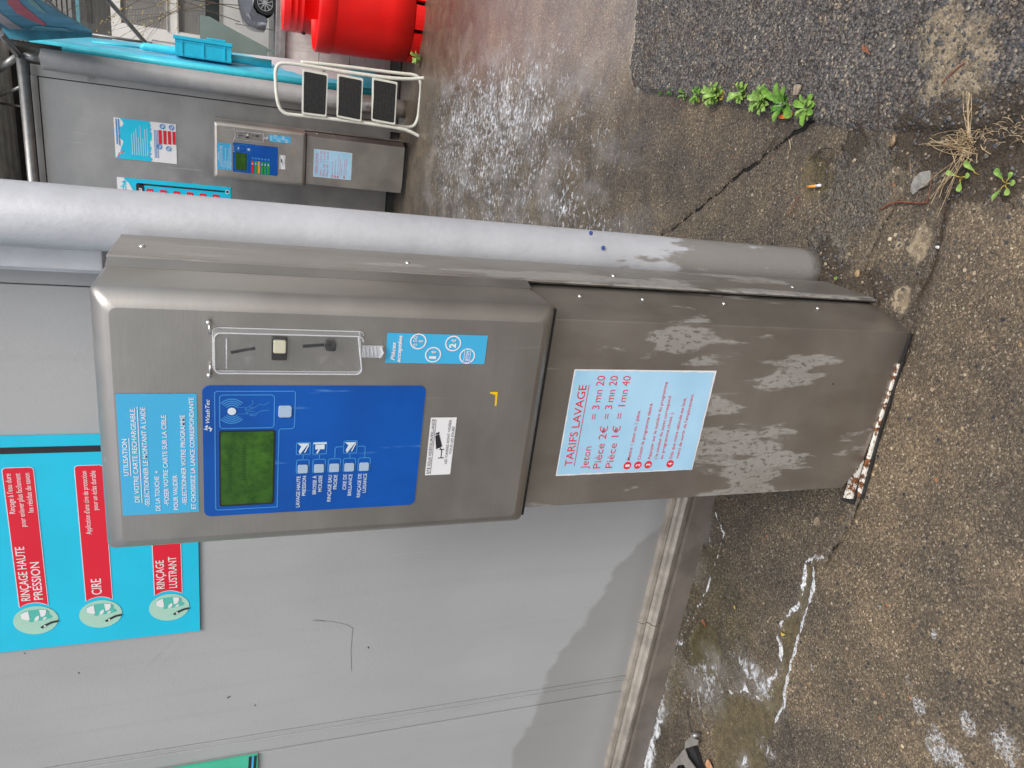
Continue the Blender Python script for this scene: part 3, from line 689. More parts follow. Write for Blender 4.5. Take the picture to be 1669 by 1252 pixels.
    d.text('1', -.106, 1.2495, .0125, .0055, 'C', bold=.05); d.text('€', -.0955, 1.250, .008, .0065, 'C', bold=.03)
    d.text('2', -.0815, 1.2125, .0125, .009, 'C', bold=.05); d.text('€', -.0715, 1.213, .008, .0065, 'C', bold=.03)
    d.text('JETON', -.102, 1.184, .006, .021, 'C', bold=.02); d.rect(-.116, -.088, 1.1925, 1.1935); d.rect(-.116, -.088, 1.1805, 1.1815); d.go('lettering', M['white'], s2)
    s3 = sticker('camera_notice', -.361, -.2325, 1.193, 1.246, M['white'], y1)
    d = D2(y2); d.text('SITE SOUS VIDÉOSURVEILLANCE', -.2965, 1.2375, .0062, .122, 'C'); d.rect(-.358, -.2355, 1.2350, 1.2358)
    d.text('LES CAISSES SONT VIDÉES', -.287, 1.2035, .0052, .098, 'C'); d.text('TOUS LES JOURS', -.283, 1.1955, .0052, .062, 'C')
    d.poly([(-.302, 1.229), (-.296, 1.217), (-.268, 1.226), (-.274, 1.237) if 0 else (-.272, 1.2335)]); d.poly([(-.270, 1.2335), (-.266, 1.2325), (-.2635, 1.2265), (-.267, 1.225)])
    d.line([(-.303, 1.212), (-.303, 1.222)], .0018); d.line([(-.322, 1.217), (-.305, 1.217), (-.298, 1.2215)], .0016); d.line([(-.322, 1.211), (-.322, 1.223)], .0018); d.go('lettering', M['ink'], s3)
    # blue operating panel
    m = MB(); y0 = F-.0022
    m.add([(x, F+.004, z) for x, z in rrpts(-.429, -.164, 1.261, 1.661, .012)]+[(x, y0, z) for x, z in rrpts(-.428, -.165, 1.262, 1.660, .012)],
          [(j, (j+1) % 24, 24+(j+1) % 24, 24+j) for j in range(24)]+[tuple(range(24, 48))])
    bp = m.build('operating_panel', M['blue'], t, recalc=False)
    d = D2(y0-.0006); lw = .0019
    d.line([(-.415, 1.531), (-.415, 1.637), (-.412, 1.640), (-.178, 1.640), (-.175, 1.637), (-.175, 1.507), (-.178, 1.504), (-.246, 1.504), (-.250, 1.508), (-.250, 1.528), (-.253, 1.531)], lw, True)
    d.rrline(-.247, -.182, 1.540, 1.632, .006, lw)
    for i, r_ in enumerate((.0115, .0155, .0195, .0235)):
        d.arc(-.2135, 1.612, r_, -50, 50, .0022); d.arc(-.2135, 1.612, r_, 130, 230, .0022)
    # hand holding a card
    d.line([(-.206, 1.603), (-.206, 1.575)], .0009); d.line([(-.219, 1.603), (-.219, 1.577)], .0009)
    d.line([(-.196, 1.548), (-.202, 1.558), (-.200, 1.566), (-.207, 1.574), (-.212, 1.588), (-.209, 1.590), (-.204, 1.582)], .0010)
    d.line([(-.212, 1.548), (-.213, 1.562), (-.218, 1.570), (-.221, 1.580), (-.216, 1.588), (-.213, 1.582), (-.215, 1.574)], .0010)
    d.line([(-.204, 1.582), (-.198, 1.576), (-.192, 1.578)], .0009); d.line([(-.218, 1.570), (-.223, 1.572), (-.222, 1.582)], .0009)
    BX = -.3305
    if not far:
        zc = [1.4865, 1.4565, 1.428, 1.3995, 1.371]
        for z in zc: d.rrline(BX-.0135, BX+.0150, z-.0115, z+.0115, .0035, lw)
        for z in zc[:2]: d.rrline(-.304, -.279, z-.0125, z+.0125, .002, lw); d.line([(BX+.0155, z), (-.304, z)], lw)
        d.rrline(-.304, -.278, zc[3]-.0125, zc[3]+.0125, .002, lw); d.line([(BX+.0155, zc[3]), (-.304, zc[3])], lw)
        d.line([(BX+.0155, zc[2]), (-.293, zc[2]), (-.290, zc[2]-.003), (-.290, zc[3]+.0125)], lw); d.line([(BX+.0155, zc[4]), (-.293, zc[4]), (-.290, zc[4]+.003), (-.290, zc[3]-.0125)], lw)
    d.go('printed_lines', M['lblue'], bp)
    d = D2(y0-.0012); d.disc(-.2135, 1.612, .0072)
    d.text('WashTec', -.236, 1.6485, .0070, .046, bold=.01, shear=.25); d.line([(-.252, 1.648), (-.247, 1.6455), (-.2455, 1.651), (-.2425, 1.655), (-.2405, 1.6515)], .0022); d.line([(-.249, 1.652), (-.2475, 1.657), (-.2435, 1.6475)], .0018)
    if not far:
        lab = [('LAVAGE HAUTE', 'PRESSION', .068, .043), ('BROSSE À', 'MOUSSE', .041, .036), ('RINÇAGE EAU', 'FROIDE', .059, .032), ('CIRE DE', 'BRILLANCE', .034, .048), ('RINÇAGE DE', 'LUISANCE', .053, .043)]
        for z, (a, b, wa, wb) in zip(zc, lab):
            d.text(a, -.350, z+.0035, .0070, wa, 'R', bold=.01); d.text(b, -.350, z-.0070, .0070, wb, 'R', bold=.01)
        for z in (zc[0], zc[3]):
            d.poly([(-.2805, z-.011), (-.2805, z+.011), (-.287, z+.004), (-.297, z+.0085), (-.303, z+.0062), (-.300, z+.0035), (-.286, z-.006)][:7])
            d.line([(-.300, z-.0025), (-.284, z-.0095)], .0022)
        z = zc[1]; d.rect(-.283, -.2795, z-.012, z+.012); d.rect(-.294, -.284, z-.0085, z+.0085); d.line([(-.294, z+.001), (-.302, z+.005)], .003)
    d.go('lettering', M['softwhite'], bp)
    m = MB(); m.extr([(x, y0-.0003, z) for x, z in rrpts(-.4075, -.2515, 1.5375, 1.6335, .004)], (0, -.0008, 0)); m.build('display_edge_shade', M['ink'], bp)  # dark rim stands for the shading along the display's edges
    m = MB(); m.extr([(x, y0-.0004, z) for x, z in rrpts(-.4040, -.254, 1.540, 1.6305, .004)], (0, -.0014, 0)); sc = m.build('display', M['lcd'], bp)
    d = D2(y0-.0026); random.seed(3)
    for zz, x0, x1 in ((1.616, -.372, -.300), (1.592, -.352, -.278)):
        x = x0
        while x < x1: d.rect(x, x+.0028, zz-.003, zz+.003); x += .0058
    d.go('display_characters', plain('lcd_ink', lin(38, 84, 30), .4), sc)
    m = MB(); m.extr([(x, y0-.0004, z) for x, z in rrpts(-.226, -.203, 1.510, 1.533, .004)], (0, -.0026, 0)); kb = m.build('select_button', M['btn'], bp, bevel=.0006)
    if not far:
        for z in zc:
            m = MB(); m.extr([(x, y0-.0010, z_) for x, z_ in rrpts(BX-.0125, BX+.0052, z-.0092, z+.0092, .003)], (0, -.0022, 0)); m.build('program_button', M['btn'], bp, bevel=.0006)
    else:
        for i, (mt, z) in enumerate(zip(('red', 'grn_btn', 'orange_btn', 'grn_btn', 'grn_btn', 'grn_btn'), np.linspace(1.487, 1.345, 6))):
            d = D2(y0-.0010); d.rr(-.425, -.312, z-.0105, z+.0105, .002); d.go('program_label', M[mt], bp)
            m = MB(); m.extr([(x, y0-.0012, z_) for x, z_ in rrpts(-.345, -.330, z-.007, z+.007, .002)], (0, -.002, 0)); m.build('program_button', M['btn'], bp)
            d = D2(y0-.0010); d.rr(-.297, -.280, z-.009, z+.009, .002); d.go('program_icon', M['lblue'], bp)
    # coin unit: slots, reject button and the clear hinged flap in front
    d = D2(F-.0010); d.line([(-.1035, 1.6135), (-.0945, 1.574)], .0050); d.line([(-.0895, 1.494), (-.0855, 1.457)], .0055); d.go('coin_slot', M['ink'], t)
    m = MB(); m.extr([(x, F+.001, z) for x, z in rrpts(-.113, -.072, 1.521, 1.547, .003)], (0, -.012, 0)); bz = m.build('reject_button', M['black'], t, bevel=.001)
    m = MB(); m.extr([(x, F-.011, z) for x, z in rrpts(-.097, -.074, 1.5235, 1.5445, .003)], (0, -.009, 0)); m.build('button_cap', M['cream'], bz, bevel=.002)
    m = MB(); m.extr([(x, F, z) for x, z in rrpts(-.0935, -.076, 1.437, 1.456, .005)], (0, -.014, 0)); m.build('return_knob', M['black'], t, bevel=.002)
    m = MB(); x0, x1, z0, z1 = -.137, -.0585, 1.388, 1.642; yb, yf = F-.002, F-.022
    a = [(x, yb, z) for x, z in rrpts(x0, x1, z0, z1, .008)]; b = [(x, yf, z) for x, z in rrpts(x0+.003, x1-.003, z0+.003, z1-.003, .010)]
    m.add(a+b, [(j, (j+1) % 24, 24+(j+1) % 24, 24+j) for j in range(24)]+[tuple(range(24, 48))]); fp = m.build('coin_flap', M['clear'], t, recalc=False)
    m = MB(); m.tube([(x, yf, z) for x, z in rrpts(x0+.003, x1-.003, z0+.003, z1-.003, .010)]+[(x1-.003, yf, z0+.013)], .0014, 6); m.tube([(x, yb, z) for x, z in rrpts(x0, x1, z0, z1, .008)]+[(x1, yb, z0+.008)], .0012, 6)
    m.tube([(x0+.012, yf-.001, z1-.022), (x1-.012, yf-.001, z1-.022)], .0012, 6); m.build('flap_rim', M['rim'], fp)
    m = MB(); m.box(-.106, -.084, yb-.006, yb, 1.352, 1.389); m.tube([(-.106, yb-.007, 1.357), (-.095, yb-.010, 1.352), (-.084, yb-.007, 1.357)], .002, 6)
    for i in range(4): m.tube([(-.104, yb-.007, 1.362+i*.007), (-.086, yb-.007, 1.366+i*.007)], .0011, 6)
    m.build('flap_tab', M['rim'], fp)
    for x in (-.1435, -.0485):
        m = MB(); m.tube([(x, F-.002, 1.648), (x, F-.009, 1.648)], .0035, 10); m.tube([(x+(.003 if x < -.1 else -.003), F-.009, 1.647), (x+(.02 if x < -.1 else -.02), F-.009, 1.646)], .0022, 8); m.dome((x, F-.009, 1.648), .0048, (0, -1, 0), .7)
        m.build('flap_hinge', M['rivet'], t)
    d = D2(F-.0010); d.poly([(-.1775, 1.130), (-.1775, 1.1135), (-.2085, 1.1125), (-.2085, 1.116), (-.184, 1.1180), (-.181, 1.1295)]); d.go('tape_remnant', M['yellow'], t)
    # price notice on the lower cabinet
    yl = .017
    s4 = sticker('notice_backing', -.404, -.145, .5635, .928, M['white'], yl-.0010, .0005)
    d = D2(yl-.0018); d.poly(wob([(-.402, .5665), (-.1490, .5700), (-.1475, .9255), (-.4000, .9262)], .0012, .010)); d.go('printed_face', M['pale_sticker'], s4)
    d = D2(yl-.0026)
    d.text('TARIFS LAVAGE', -.379, .893, .0195, .198, bold=.002); d.rect(-.379, -.180, .8865, .8880)
    for i, (a, b, c_) in enumerate((('Jeton', '= 3', 'mn 20'), ('Pièce 2€', '= 3', 'mn 20'), ('Pièce 1€', '= 1', 'mn 40'))):
        z = .852-i*.032
        d.text(a, -.388, z, .0195, (.057 if i == 0 else .108), bold=-.004); d.text(b, -.263, z, .0185, .034, bold=-.004); d.text(c_, -.221, z, .0195, .062, bold=-.004)
    for i, (s_, z, wd) in enumerate((('Mettre 1 jeton ou 1 pièce.', .7450, .128), ('Choisir le programme désiré.', .7170, .146), ('Appuyer sur le numéro du programme', .6900, .197), ('( la couleur du tuyau correspond', .6720, .162), ('au programme choisi. )', .6560, .120), ('Dès que votre véhicule est lavé,', .6300, .158), ('merci de sortir de l\'emplacement.', .6120, .168))):
        d.text(s_, -.370, z, .0085, wd, bold=.006)
    for z in (.7485, .7205, .6925, .6320): d.disc(-.384, z, .0100)
    d.go('lettering', M['redtxt'], s4)
    d = D2(yl-.0032)
    for s_, z in (('1', .7485), ('2', .7205), ('3', .6925), ('4', .6320)): d.text(s_, -.384, z-.0052, .0108, .0062, 'C', bold=.03)
    d.go('numerals', M['white'], s4)
    m = MB(); m.disc = None
    d = D2(yl-.0012); d.poly([(-.1800, .2055), (-.1755, .2075), (-.1740, .2045), (-.1770, .2025)]); d.go('dark_spot', M['ink'], t)
    m = MB(); m.box(-.492, -.010, .002, .0165, .9985, 1.0055); m.build('joint_shadow', M['rubber'], t)  # thin black strip stands for the shadow in the cabinet joint
    # rusty angle frame showing under the cabinet
    if not far:
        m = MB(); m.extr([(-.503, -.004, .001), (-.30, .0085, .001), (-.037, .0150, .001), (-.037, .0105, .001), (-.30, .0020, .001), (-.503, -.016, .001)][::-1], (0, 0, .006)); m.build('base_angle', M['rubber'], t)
        m = MB(); m.extr([(-.502, .002, .004), (-.45, .010, .004), (-.30, .0168, .004), (-.12, .0168, .004), (-.12, .0120, .004), (-.30, .0100, .004), (-.502, -.006, .004)][::-1], (0, 0, .009)); m.build('rusty_foot', M['rust'], t)
        m = MB(); m.extr([(-.530, .040, .002), (-.40, .046, .002), (-.40, .022, .002), (-.52, .016, .002)][::-1], (0, 0, .013)); m.build('rusty_foot', M['rust'], t)
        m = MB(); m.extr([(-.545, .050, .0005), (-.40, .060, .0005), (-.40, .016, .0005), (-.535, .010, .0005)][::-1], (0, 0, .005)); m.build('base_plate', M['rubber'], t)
    else:
        m = MB(); m.box(-.475, -.04, .05, .38, -.02, .06); m.build('plinth', M['dark'], t)
    return t
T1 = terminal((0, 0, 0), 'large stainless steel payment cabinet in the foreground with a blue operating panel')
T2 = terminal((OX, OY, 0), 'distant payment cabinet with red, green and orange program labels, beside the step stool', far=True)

# ================================================================== SIGNS ON WALL 1
sg = thing('wash_program_sign', 'large cyan sign with red program banners, partly hidden behind the near payment terminal', 'sign', (-.88, .595, 1.705))
def W(x0, x1, z0, z1): return x0, x1, z0, z1
OS = Vector((-.88, .595, 1.705))
m = MB(); m.box(-1.204, -.553, .592, .598, 1.706, 3.02); rel(m, OS).build('board', M['cyan'], sg, bevel=.0006)
d = D2(.5910); d.rect(-.601, -.583, 1.716, 2.95); d.rect(-1.18, -.601, 2.932, 2.95); rel(d, OS).go('black_frame', M['ink'], sg)
BN = [(2.083, 2.148, 'RINÇAGE HAUTE', 'PRESSION', 2.1215, 2.0925, .170, .120), (1.929, 1.992, 'CIRE', None, 1.953, 0, .052, 0), (1.752, 1.822, 'RINÇAGE', 'LUSTRANT', 1.796, 1.764, .096, .105)]
extra = []
dr = D2(.5906); do = D2(.5910-.0002); dw = D2(.5900)
for z0, z1, a, b, za, zb_, wa, wb in BN+extra:
    zc_ = (z0+z1)/2; cx = -1.106
    def shape(g):
        p = rrpts(-.9, -.640+g, z0-g, z1+g, .008+g, 4)
        right = [q for q in p if q[0] > -.7]
        arc = [(cx+(.058-g)*math.cos(R(t)), zc_+(.052-g)*math.sin(R(t))) for t in np.linspace(38, -38, 10)]
        return right+arc if False else [(arc[-1][0], z0-g)]+right+[(arc[0][0], z1+g)]+arc[1:-1]
    do.poly(shape(.0018)); dr.poly(shape(0))
    tx = -1.040
    if b: dw.text(a, tx, za, .0215, wa, bold=.006); dw.text(b, tx, zb_, .0215, wb, bold=.006)
    else: dw.text(a, tx, za, .0250, wa, bold=.006)
for s_, z, wd in (("Rinçage à l'eau dure", 2.1315, .115), ('pour enlever plus facilement', 2.1115, .155), ('les résidus du savon', 2.0915, .114)): dw.text(s_, -.655, z, .0130, wd, 'R')
for s_, z, wd in (("Application d'une cire de protection", 1.9665, .190), ('pour un éclat durable', 1.9465, .117)): dw.text(s_, -.655, z, .0130, wd, 'R')
rel(do, OS).go('banner_outline', M['softwhite'], sg); rel(dr, OS).go('red_banner', M['red'], sg); rel(dw, OS).go('lettering', M['white'], sg)
for z0, z1, *_ in BN+extra:
    cz = (z0+z1)/2-.001; cx = -1.107
    def zc(*ps): return [(cx+(47-zy/10.43)*.00177, cz-(zx/10.43-58)*.00154) for zx, zy in ps]
    d = D2(.5906); d.disc(cx, cz, .0465, rz=.0525); ic = rel(d, OS).go('wash_icon', M['mint'], sg)
    d = D2(.5898); d.poly(zc((365, 350), (430, 300), (500, 285), (680, 278), (790, 300), (822, 335), (818, 395), (862, 425), (866, 452), (840, 474), (760, 488), (700, 500), (580, 496), (530, 518), (500, 505), (500, 472), (400, 440), (372, 400)))
    rel(d, OS).go('car_body', M['teal'], ic)
    d = D2(.5892)
    for ps in (((375, 350), (440, 312), (500, 297), (515, 460), (470, 468), (385, 430)), ((675, 285), (785, 300), (775, 370), (750, 415), (690, 432)), ((580, 490), (600, 430), (655, 395), (665, 430), (645, 480), (610, 495)), ((705, 490), (740, 445), (785, 440), (775, 465), (740, 485))): d.poly(zc(*ps))
    for j, (xa, ya, xb, yb2) in enumerate(((350, 470, 620, 560), (300, 510, 620, 585), (285, 545, 610, 610), (290, 590, 600, 635), (320, 630, 600, 655))):
        for i in range(9): q = zc((xa+(xb-xa)*i/8, ya+(yb2-ya)*i/8))[0]; d.disc(q[0], q[1], .0010, 6)
    rel(d, OS).go('windows_and_spray', M['white'], ic)
    d = D2(.5886); d.line(zc((676, 640), (760, 592), (850, 553), (955, 537)), .0062); rel(d, OS).go('lance', M['ink'], ic)
    d = D2(.5884); d.disc(*zc((738, 612))[0], .0028, 10); rel(d, OS).go('lance_dot', M['white'], ic)

gs = thing('green_sign', 'green sign with a curved black and blue band along its lower edge', 'sign', (-1.9, .597, 1.54))
OG = Vector((-1.9, .597, 1.54))
m = MB(); m.box(-2.5, -1.733, .590, .598, 1.539, 2.3); rel(m, OG).build('board', M['green'], gs, bevel=.0006)
d = D2(.5885); d.line([(-1.734, 1.546), (-1.90, 1.552), (-2.1, 1.566), (-2.49, 1.61)], .007); d.line([(-1.734, 1.562), (-1.90, 1.569), (-2.1, 1.585), (-2.49, 1.64)], .009); rel(d, OG).go('black_band', M['ink'], gs)
d = D2(.5880); d.line([(-1.734, 1.554), (-1.90, 1.560), (-2.1, 1.575), (-2.49, 1.625)], .006); rel(d, OG).go('blue_band', M['sky_sticker'], gs)

# ================================================================== POSTERS ON THE FAR WALL
PY = 6.797
po = thing('rules_poster', 'blue and white rules poster with four red bars, above the distant payment terminal', 'poster', (-.393, PY, 2.18))
OP = Vector((-.393, PY, 2.18)); x0, x1, z0, z1 = -.578, -.207, 2.180, 2.716
m = MB(); m.box(x0, x1, PY-.003, PY+.002, z0, z1); rel(m, OP).build('sheet', M['white'], po)
random.seed(5)
d = D2(PY-.005); top = [(x1-.002, z1-.045)]; n = 26
edge_t = [(x1-(x1-x0)*i/n, z1-(.045+.03*max(0, math.sin(i*.5))+random.uniform(-.008, .008))) for i in range(n+1)]
edge_b = [(x0+(x1-x0)*i/n, z0+.225+random.uniform(-.012, .012)) for i in range(n+1)]
et = [(x, min(z, z1-.02)) for x, z in edge_t]; et[-4:] = [(x0+.06, z1-.09), (x0+.035, z1-.03), (x0+.01, z1-.006), (x0, z1-.004)]
d.poly(edge_b+et); rel(d, OP).go('blue_field', M['cyan'], po)
d = D2(PY-.007)
for i in range(8): d.rect(x0+.045, x0+.045+random.uniform(.16, .28), z1-.145-i*.019, z1-.1495-i*.019)
rel(d, OP).go('white_text_lines', M['softwhite'], po)
d = D2(PY-.007)
for i, (a, b) in enumerate(((.02, .24), (.045, .25))): d.rect(x1-b, x1-.01, z1-.015-i*.02, z1-.024-i*.02)
for i in range(3): d.rect(x0+.04, x0+.30, z0+.195-i*.014, z0+.190-i*.014)
for cx, cz in ((-.24, z0+.120), (-.43, z0+.150), (-.24, z0+.040), (-.44, z0+.070)): d.line([(cx+.020*math.cos(t), cz+.020*math.sin(t)) for t in np.linspace(0, 6.28, 18)[:-1]], .008, True); d.line([(cx-.012, cz-.012), (cx+.012, cz+.012)], .006)
rel(d, OP).go('blue_print', M['lblue'], po)
d = D2(PY-.0075)
for i in range(4): d.rect(-.405+i*.003, -.275, z0+.155-i*.0405, z0+.128-i*.0405)
d.line([(x0+.015, z1-.025), (x0+.05, z1-.03), (x0+.055, z1-.06), (x0+.08, z1-.07)], .006); rel(d, OP).go('red_bars', M['red'], po)

pq = thing('programs_poster', 'cyan poster with a column of red boxes, half hidden behind the near silver pipe', 'poster', (-1.1, PY, 1.68))
OQ = Vector((-1.1, PY, 1.68)); x0, x1, z0, z1 = -1.5, -.755, 1.682, 2.716
m = MB(); m.box(x0, x1, PY-.004, PY+.002, z0, z1); rel(m, OQ).build('sheet', M['cyan'], pq)
d = D2(PY-.006); d.poly([(x0, z1), (x0, z1-.14)]+[(x0+(x1-x0)*i/20, z1-.13+.025*math.sin(i*1.1)) for i in range(1, 18)]+[(x1-.05, z1-.105), (x1-.02, z1-.07), (x1, z1-.06), (x1, z1)]); rel(d, OQ).go('white_header', M['white'], pq)
d = D2(PY-.0075); d.text('uche', x1-.028, z1-.078, .048, .125, 'R', bold=.03); rel(d, OQ).go('header_lettering', M['cyan'], pq)
d = D2(PY-.007); d.rr(x0+.04, x1-.04, z1-.235, z1-.165, .02); d.line([(x1-.048, z1-.20), (x1-.048, z0+.02)], .016); rel(d, OQ).go('black_frame', M['ink'], pq)
d = D2(PY-.0085); d.text('nu', x1-.085, z1-.215, .040, .062, 'R', bold=.03, shear=.2); d.line([(x1-.048+.018*math.cos(t), z0+.035+.018*math.sin(t)) for t in np.linspace(0, 6.28, 14)[:-1]], .006, True); rel(d, OQ).go('white_lettering', M['white'], pq)
d = D2(PY-.0075); dl = D2(PY-.009)
for i in range(6):
    z = z1-.285-i*.121; d.rr(x1-.26, x1-.085, z-.030, z+.030, .010)
    for j in (-1, 0, 1): dl.rect(x1-.24+.01*abs(j), x1-.105, z+j*.014-.002, z+j*.014+.002)
rel(d, OQ).go('red_box', M['red'], pq); rel(dl, OQ).go('box_text_lines', M['softwhite'], pq)

# ================================================================== FAR BAY: CANOPY, PANEL, FENCE, STREET
def V(*a): return Vector(a)
cr_ = thing('canopy_roof', 'ribbed beige canopy roof over the wash bay, seen from below past the far wall top', 'roof', (-2, 5, 3.75))
m = MB(); yy = 6.5; pr_ = []
while yy < 7.9: pr_ += [(yy, 3.75), (yy+.11, 3.75), (yy+.125, 3.79), (yy+.185, 3.79)]; yy += .2
pr_ += [(yy, 3.79), (yy, 3.84), (6.5, 3.84)]
m.add([(x, y, z) for x in (-6, .36) for y, z in pr_], [(i, (i+1) % len(pr_), len(pr_)+(i+1) % len(pr_), len(pr_)+i) for i in range(len(pr_))])
rel(m, V(-2, 5, 3.75)).build('ribbed_sheet', plain('beige_cladding', (.82, .78, .72), .6, 0, .12, 5), cr_)
m = MB(); m.box(-6, .3, 7.93, 8.08, 3.2, 4.3); m.box(-6, .3, 8.08, 12.6, 3.92, 4.0); rel(m, V(-2, 5, 3.75)).build('dark_backdrop', M['dark'], cr_)  # dark upright sheet and slab filling the gap behind the ribs

fa = thing('canopy_fascia', 'blue painted fascia board with pink and white swooshes above the far pipe post', 'sign board', (.5, 6.7, 2.84))
m = MB(); dd = (np.array([.606, 4.741, 2.84])-np.array([.499, 6.725, 2.84]))*2.3
m.extr([(.425, 6.70, 3.52), (.499, 6.70, 2.84), (.520, 6.70, 2.84), (.446, 6.70, 3.52)], tuple(dd)); rel(m, V(.5, 6.7, 2.84)).build('board', plain('fascia_blue', lin(96, 172, 208), .5, 0, .16, 2.2), fa, bevel=.002)
m = MB(); m.extr([(.345, 6.702, 3.52), (.4235, 6.702, 3.52), (.4975, 6.702, 2.841), (.462, 6.702, 2.838), (.352, 6.702, 3.35)], (0, .035, 0)); rel(m, V(.5, 6.7, 2.84)).build('edge_return', plain('fascia_edge', lin(60, 150, 176), .5, 0, .16, 6), fa, bevel=.002)
PF0 = np.array([.499, 6.7, 2.84]); PF1 = np.array([.425, 6.7, 3.52]); nf = np.cross(dd, PF1-PF0); nf /= np.linalg.norm(nf)
if nf[0] > 0: nf = -nf
def on_f(pts, off):
    out = []
    for x, y in pts:
        r_ = _ray(x, y); out.append(tuple(CPOS+r_*(((PF0+nf*off)-CPOS)@nf)/(r_@nf)-np.array([.5, 6.7, 2.84])))
    return out
for nm, mt, off, pts in (('pink_swoosh', plain('swoosh_pink', lin(222, 112, 132), .5, 0, .05, 5), .004, [(8, -12), (22, -10), (36, 8), (58, 26), (76, 40), (70, 42), (48, 32), (28, 22), (14, 8)]), ('white_swoosh', plain('swoosh_white', lin(208, 200, 206), .5, 0, .05, 5), .005, [(-10, 12), (4, 24), (22, 38), (40, 49), (17, 49), (0, 37), (-12, 30)]), ('green_swoosh', plain('swoosh_green', lin(140, 196, 200), .5, 0, .05, 5), .006, [(40, -6), (48, -5), (64, 10), (76, 22), (68, 20), (50, 8)]), ('foam_band', plain('swoosh_pale', lin(120, 196, 220), .5, 0, .1, 20), .007, [(50, 46), (58, 42), (72, 43), (86, 45), (104, 46), (118, 49), (96, 51), (70, 52), (52, 50)])):
    m = MB(); P = on_f(pts, off); m.extr(P, tuple(-nf*.002)); m.build(nm, mt, fa, loc=None).location = (0, 0, 0)
m = MB(); m.extr([(.340, 6.706, 3.52), (.427, 6.706, 3.52), (.503, 6.706, 2.84), (.460, 6.706, 2.834)], (0, -.0, 0)) if 0 else m.box(.30, .345, 6.72, 6.80, 3.1, 3.5)
rel(m, V(.5, 6.7, 2.84)).build('bracket', M['dark'], fa)

def turq_mat():
    k = NT('peeling_turquoise'); c = k.co('Object'); z = k.sep(c)[2]; y = k.sep(c)[1]
    n = k.noise(k.map(c, (9, 9, 9)), 1, 6, .7)
    e = k.math('ADD', k.math('MULTIPLY', z, 1.0), k.math('ADD', k.math('MULTIPLY', y, -1.1), k.math('MULTIPLY', k.math('SUBTRACT', n, .5), .35)))
    s = k.math('MULTIPLY', k.rng(e, .92, .90), k.rng(z, .45, .55))
    s = k.math('MULTIPLY', s, k.rng(y, .10, .16))
    base = k.mix(k.rng(k.noise(c, 4, 4), .3, .7), lin(60, 192, 224), lin(120, 208, 234))
    base = k.mix(s, base, lin(212, 208, 212))
    k.bsdf(Base_Color=base, Roughness=.35); return k.m
tp = thing('turquoise_panel', 'tall turquoise end panel with a white splash near its foot, beside the weathered pipe', 'panel', (.37, 6.9, 0))
OT = V(.37, 6.9, 0)
m = MB(); lev = [(.20, .592), (.8, .565), (1.3, .545), (2.1, .505), (2.82, .474), (3.39, .44)]; vs = []
for z, xo in lev: vs += [(.372, 6.9, z), (xo, 7.5, z), (xo-.03, 7.52, z), (.34, 6.93, z)]
fs = [(i*4+j, i*4+(j+1) % 4, i*4+4+(j+1) % 4, i*4+4+j) for i in range(5) for j in range(4)]+[(0, 1, 2, 3), (20, 21, 22, 23)]
m.add(vs, fs); rel(m, OT).build('side_face', turq_mat(), tp)
m = MB(); m.tube([(.335, 6.885, .22), (.335, 6.885, 3.36)], .038, 20); m.box(.300, .374, 6.885, 6.93, .22, 3.36); rel(m, OT).build('rounded_edge', M['turq'], tp)
m = MB(); m.tube([(.440, 7.08, 2.50), (.452, 7.09, 2.46), (.458, 7.10, 2.2), (.470, 7.12, 1.3)], [.012, .035, .038, .038], 16); rel(m, OT).build('hose_pipe', M['turq'], tp)
m = MB(); m.tube([(.425, 7.06, 2.9), (.436, 7.08, 2.5)], .010, 10); rel(m, OT).build('rail', M['turq'], tp)

ct = thing('plastic_crate', 'turquoise ribbed plastic crate hung sideways on the turquoise panel', 'crate', (.43, 7.0, 1.68))
m = MB(); x0, x1, y0, y1, z0, z1 = .415, .585, 6.95, 7.25, 1.680, 2.180; t_ = .006
m.box(x0, x0+t_, y0, y1, z0, z1); m.box(x0+t_, x1, y0, y0+t_, z0, z1); m.box(x0+t_, x1, y1-t_, y1, z0, z1); m.box(x0+t_, x1, y0+t_, y1-t_, z0, z0+t_); m.box(x0+t_, x1, y0+t_, y1-t_, z1-t_, z1)
OC = V(.43, 7.0, 1.68); rel(m, OC).build('shell', M['crate'], ct)
m = MB()
for z in (1.74, 1.93, 2.12): m.box(x0, x1, y0-.010, y0, z-.006, z+.006)
for x in (.43, .548): m.box(x-.004, x+.004, y0-.007, y0, z0, z1)
rel(m, OC).build('rib', M['crate'], ct)
m = MB(); m.box(x1-.022, x1+.010, y0-.016, y1+.01, z0-.012, z1+.015); m.box(x1+.010, x1+.030, y0-.016, y0+.03, z0+.05, z0+.22); rel(m, OC).build('rim', M['crate'], ct, bevel=.004)

wd_ = thing('glass_screen', 'grey green wedge shaped splash screen standing behind the turquoise crate', 'screen', (.7, 7.9, 1.2))
m = MB(); m.extr([tuple(YP(x, y, 7.9)) for x, y in ((326, 25), (341, 27), (436, 78), (436, 97), (385, 92), (326, 82))], (0, .02, 0)); m.box(.60, .63, 7.905, 7.915, 0, 1.4)
rel(m, V(.7, 7.9, 1.2)).build('sheet', plain('grey_green_sheet', lin(122, 138, 132), .4, 0, .06, 3), wd_, bevel=.002)

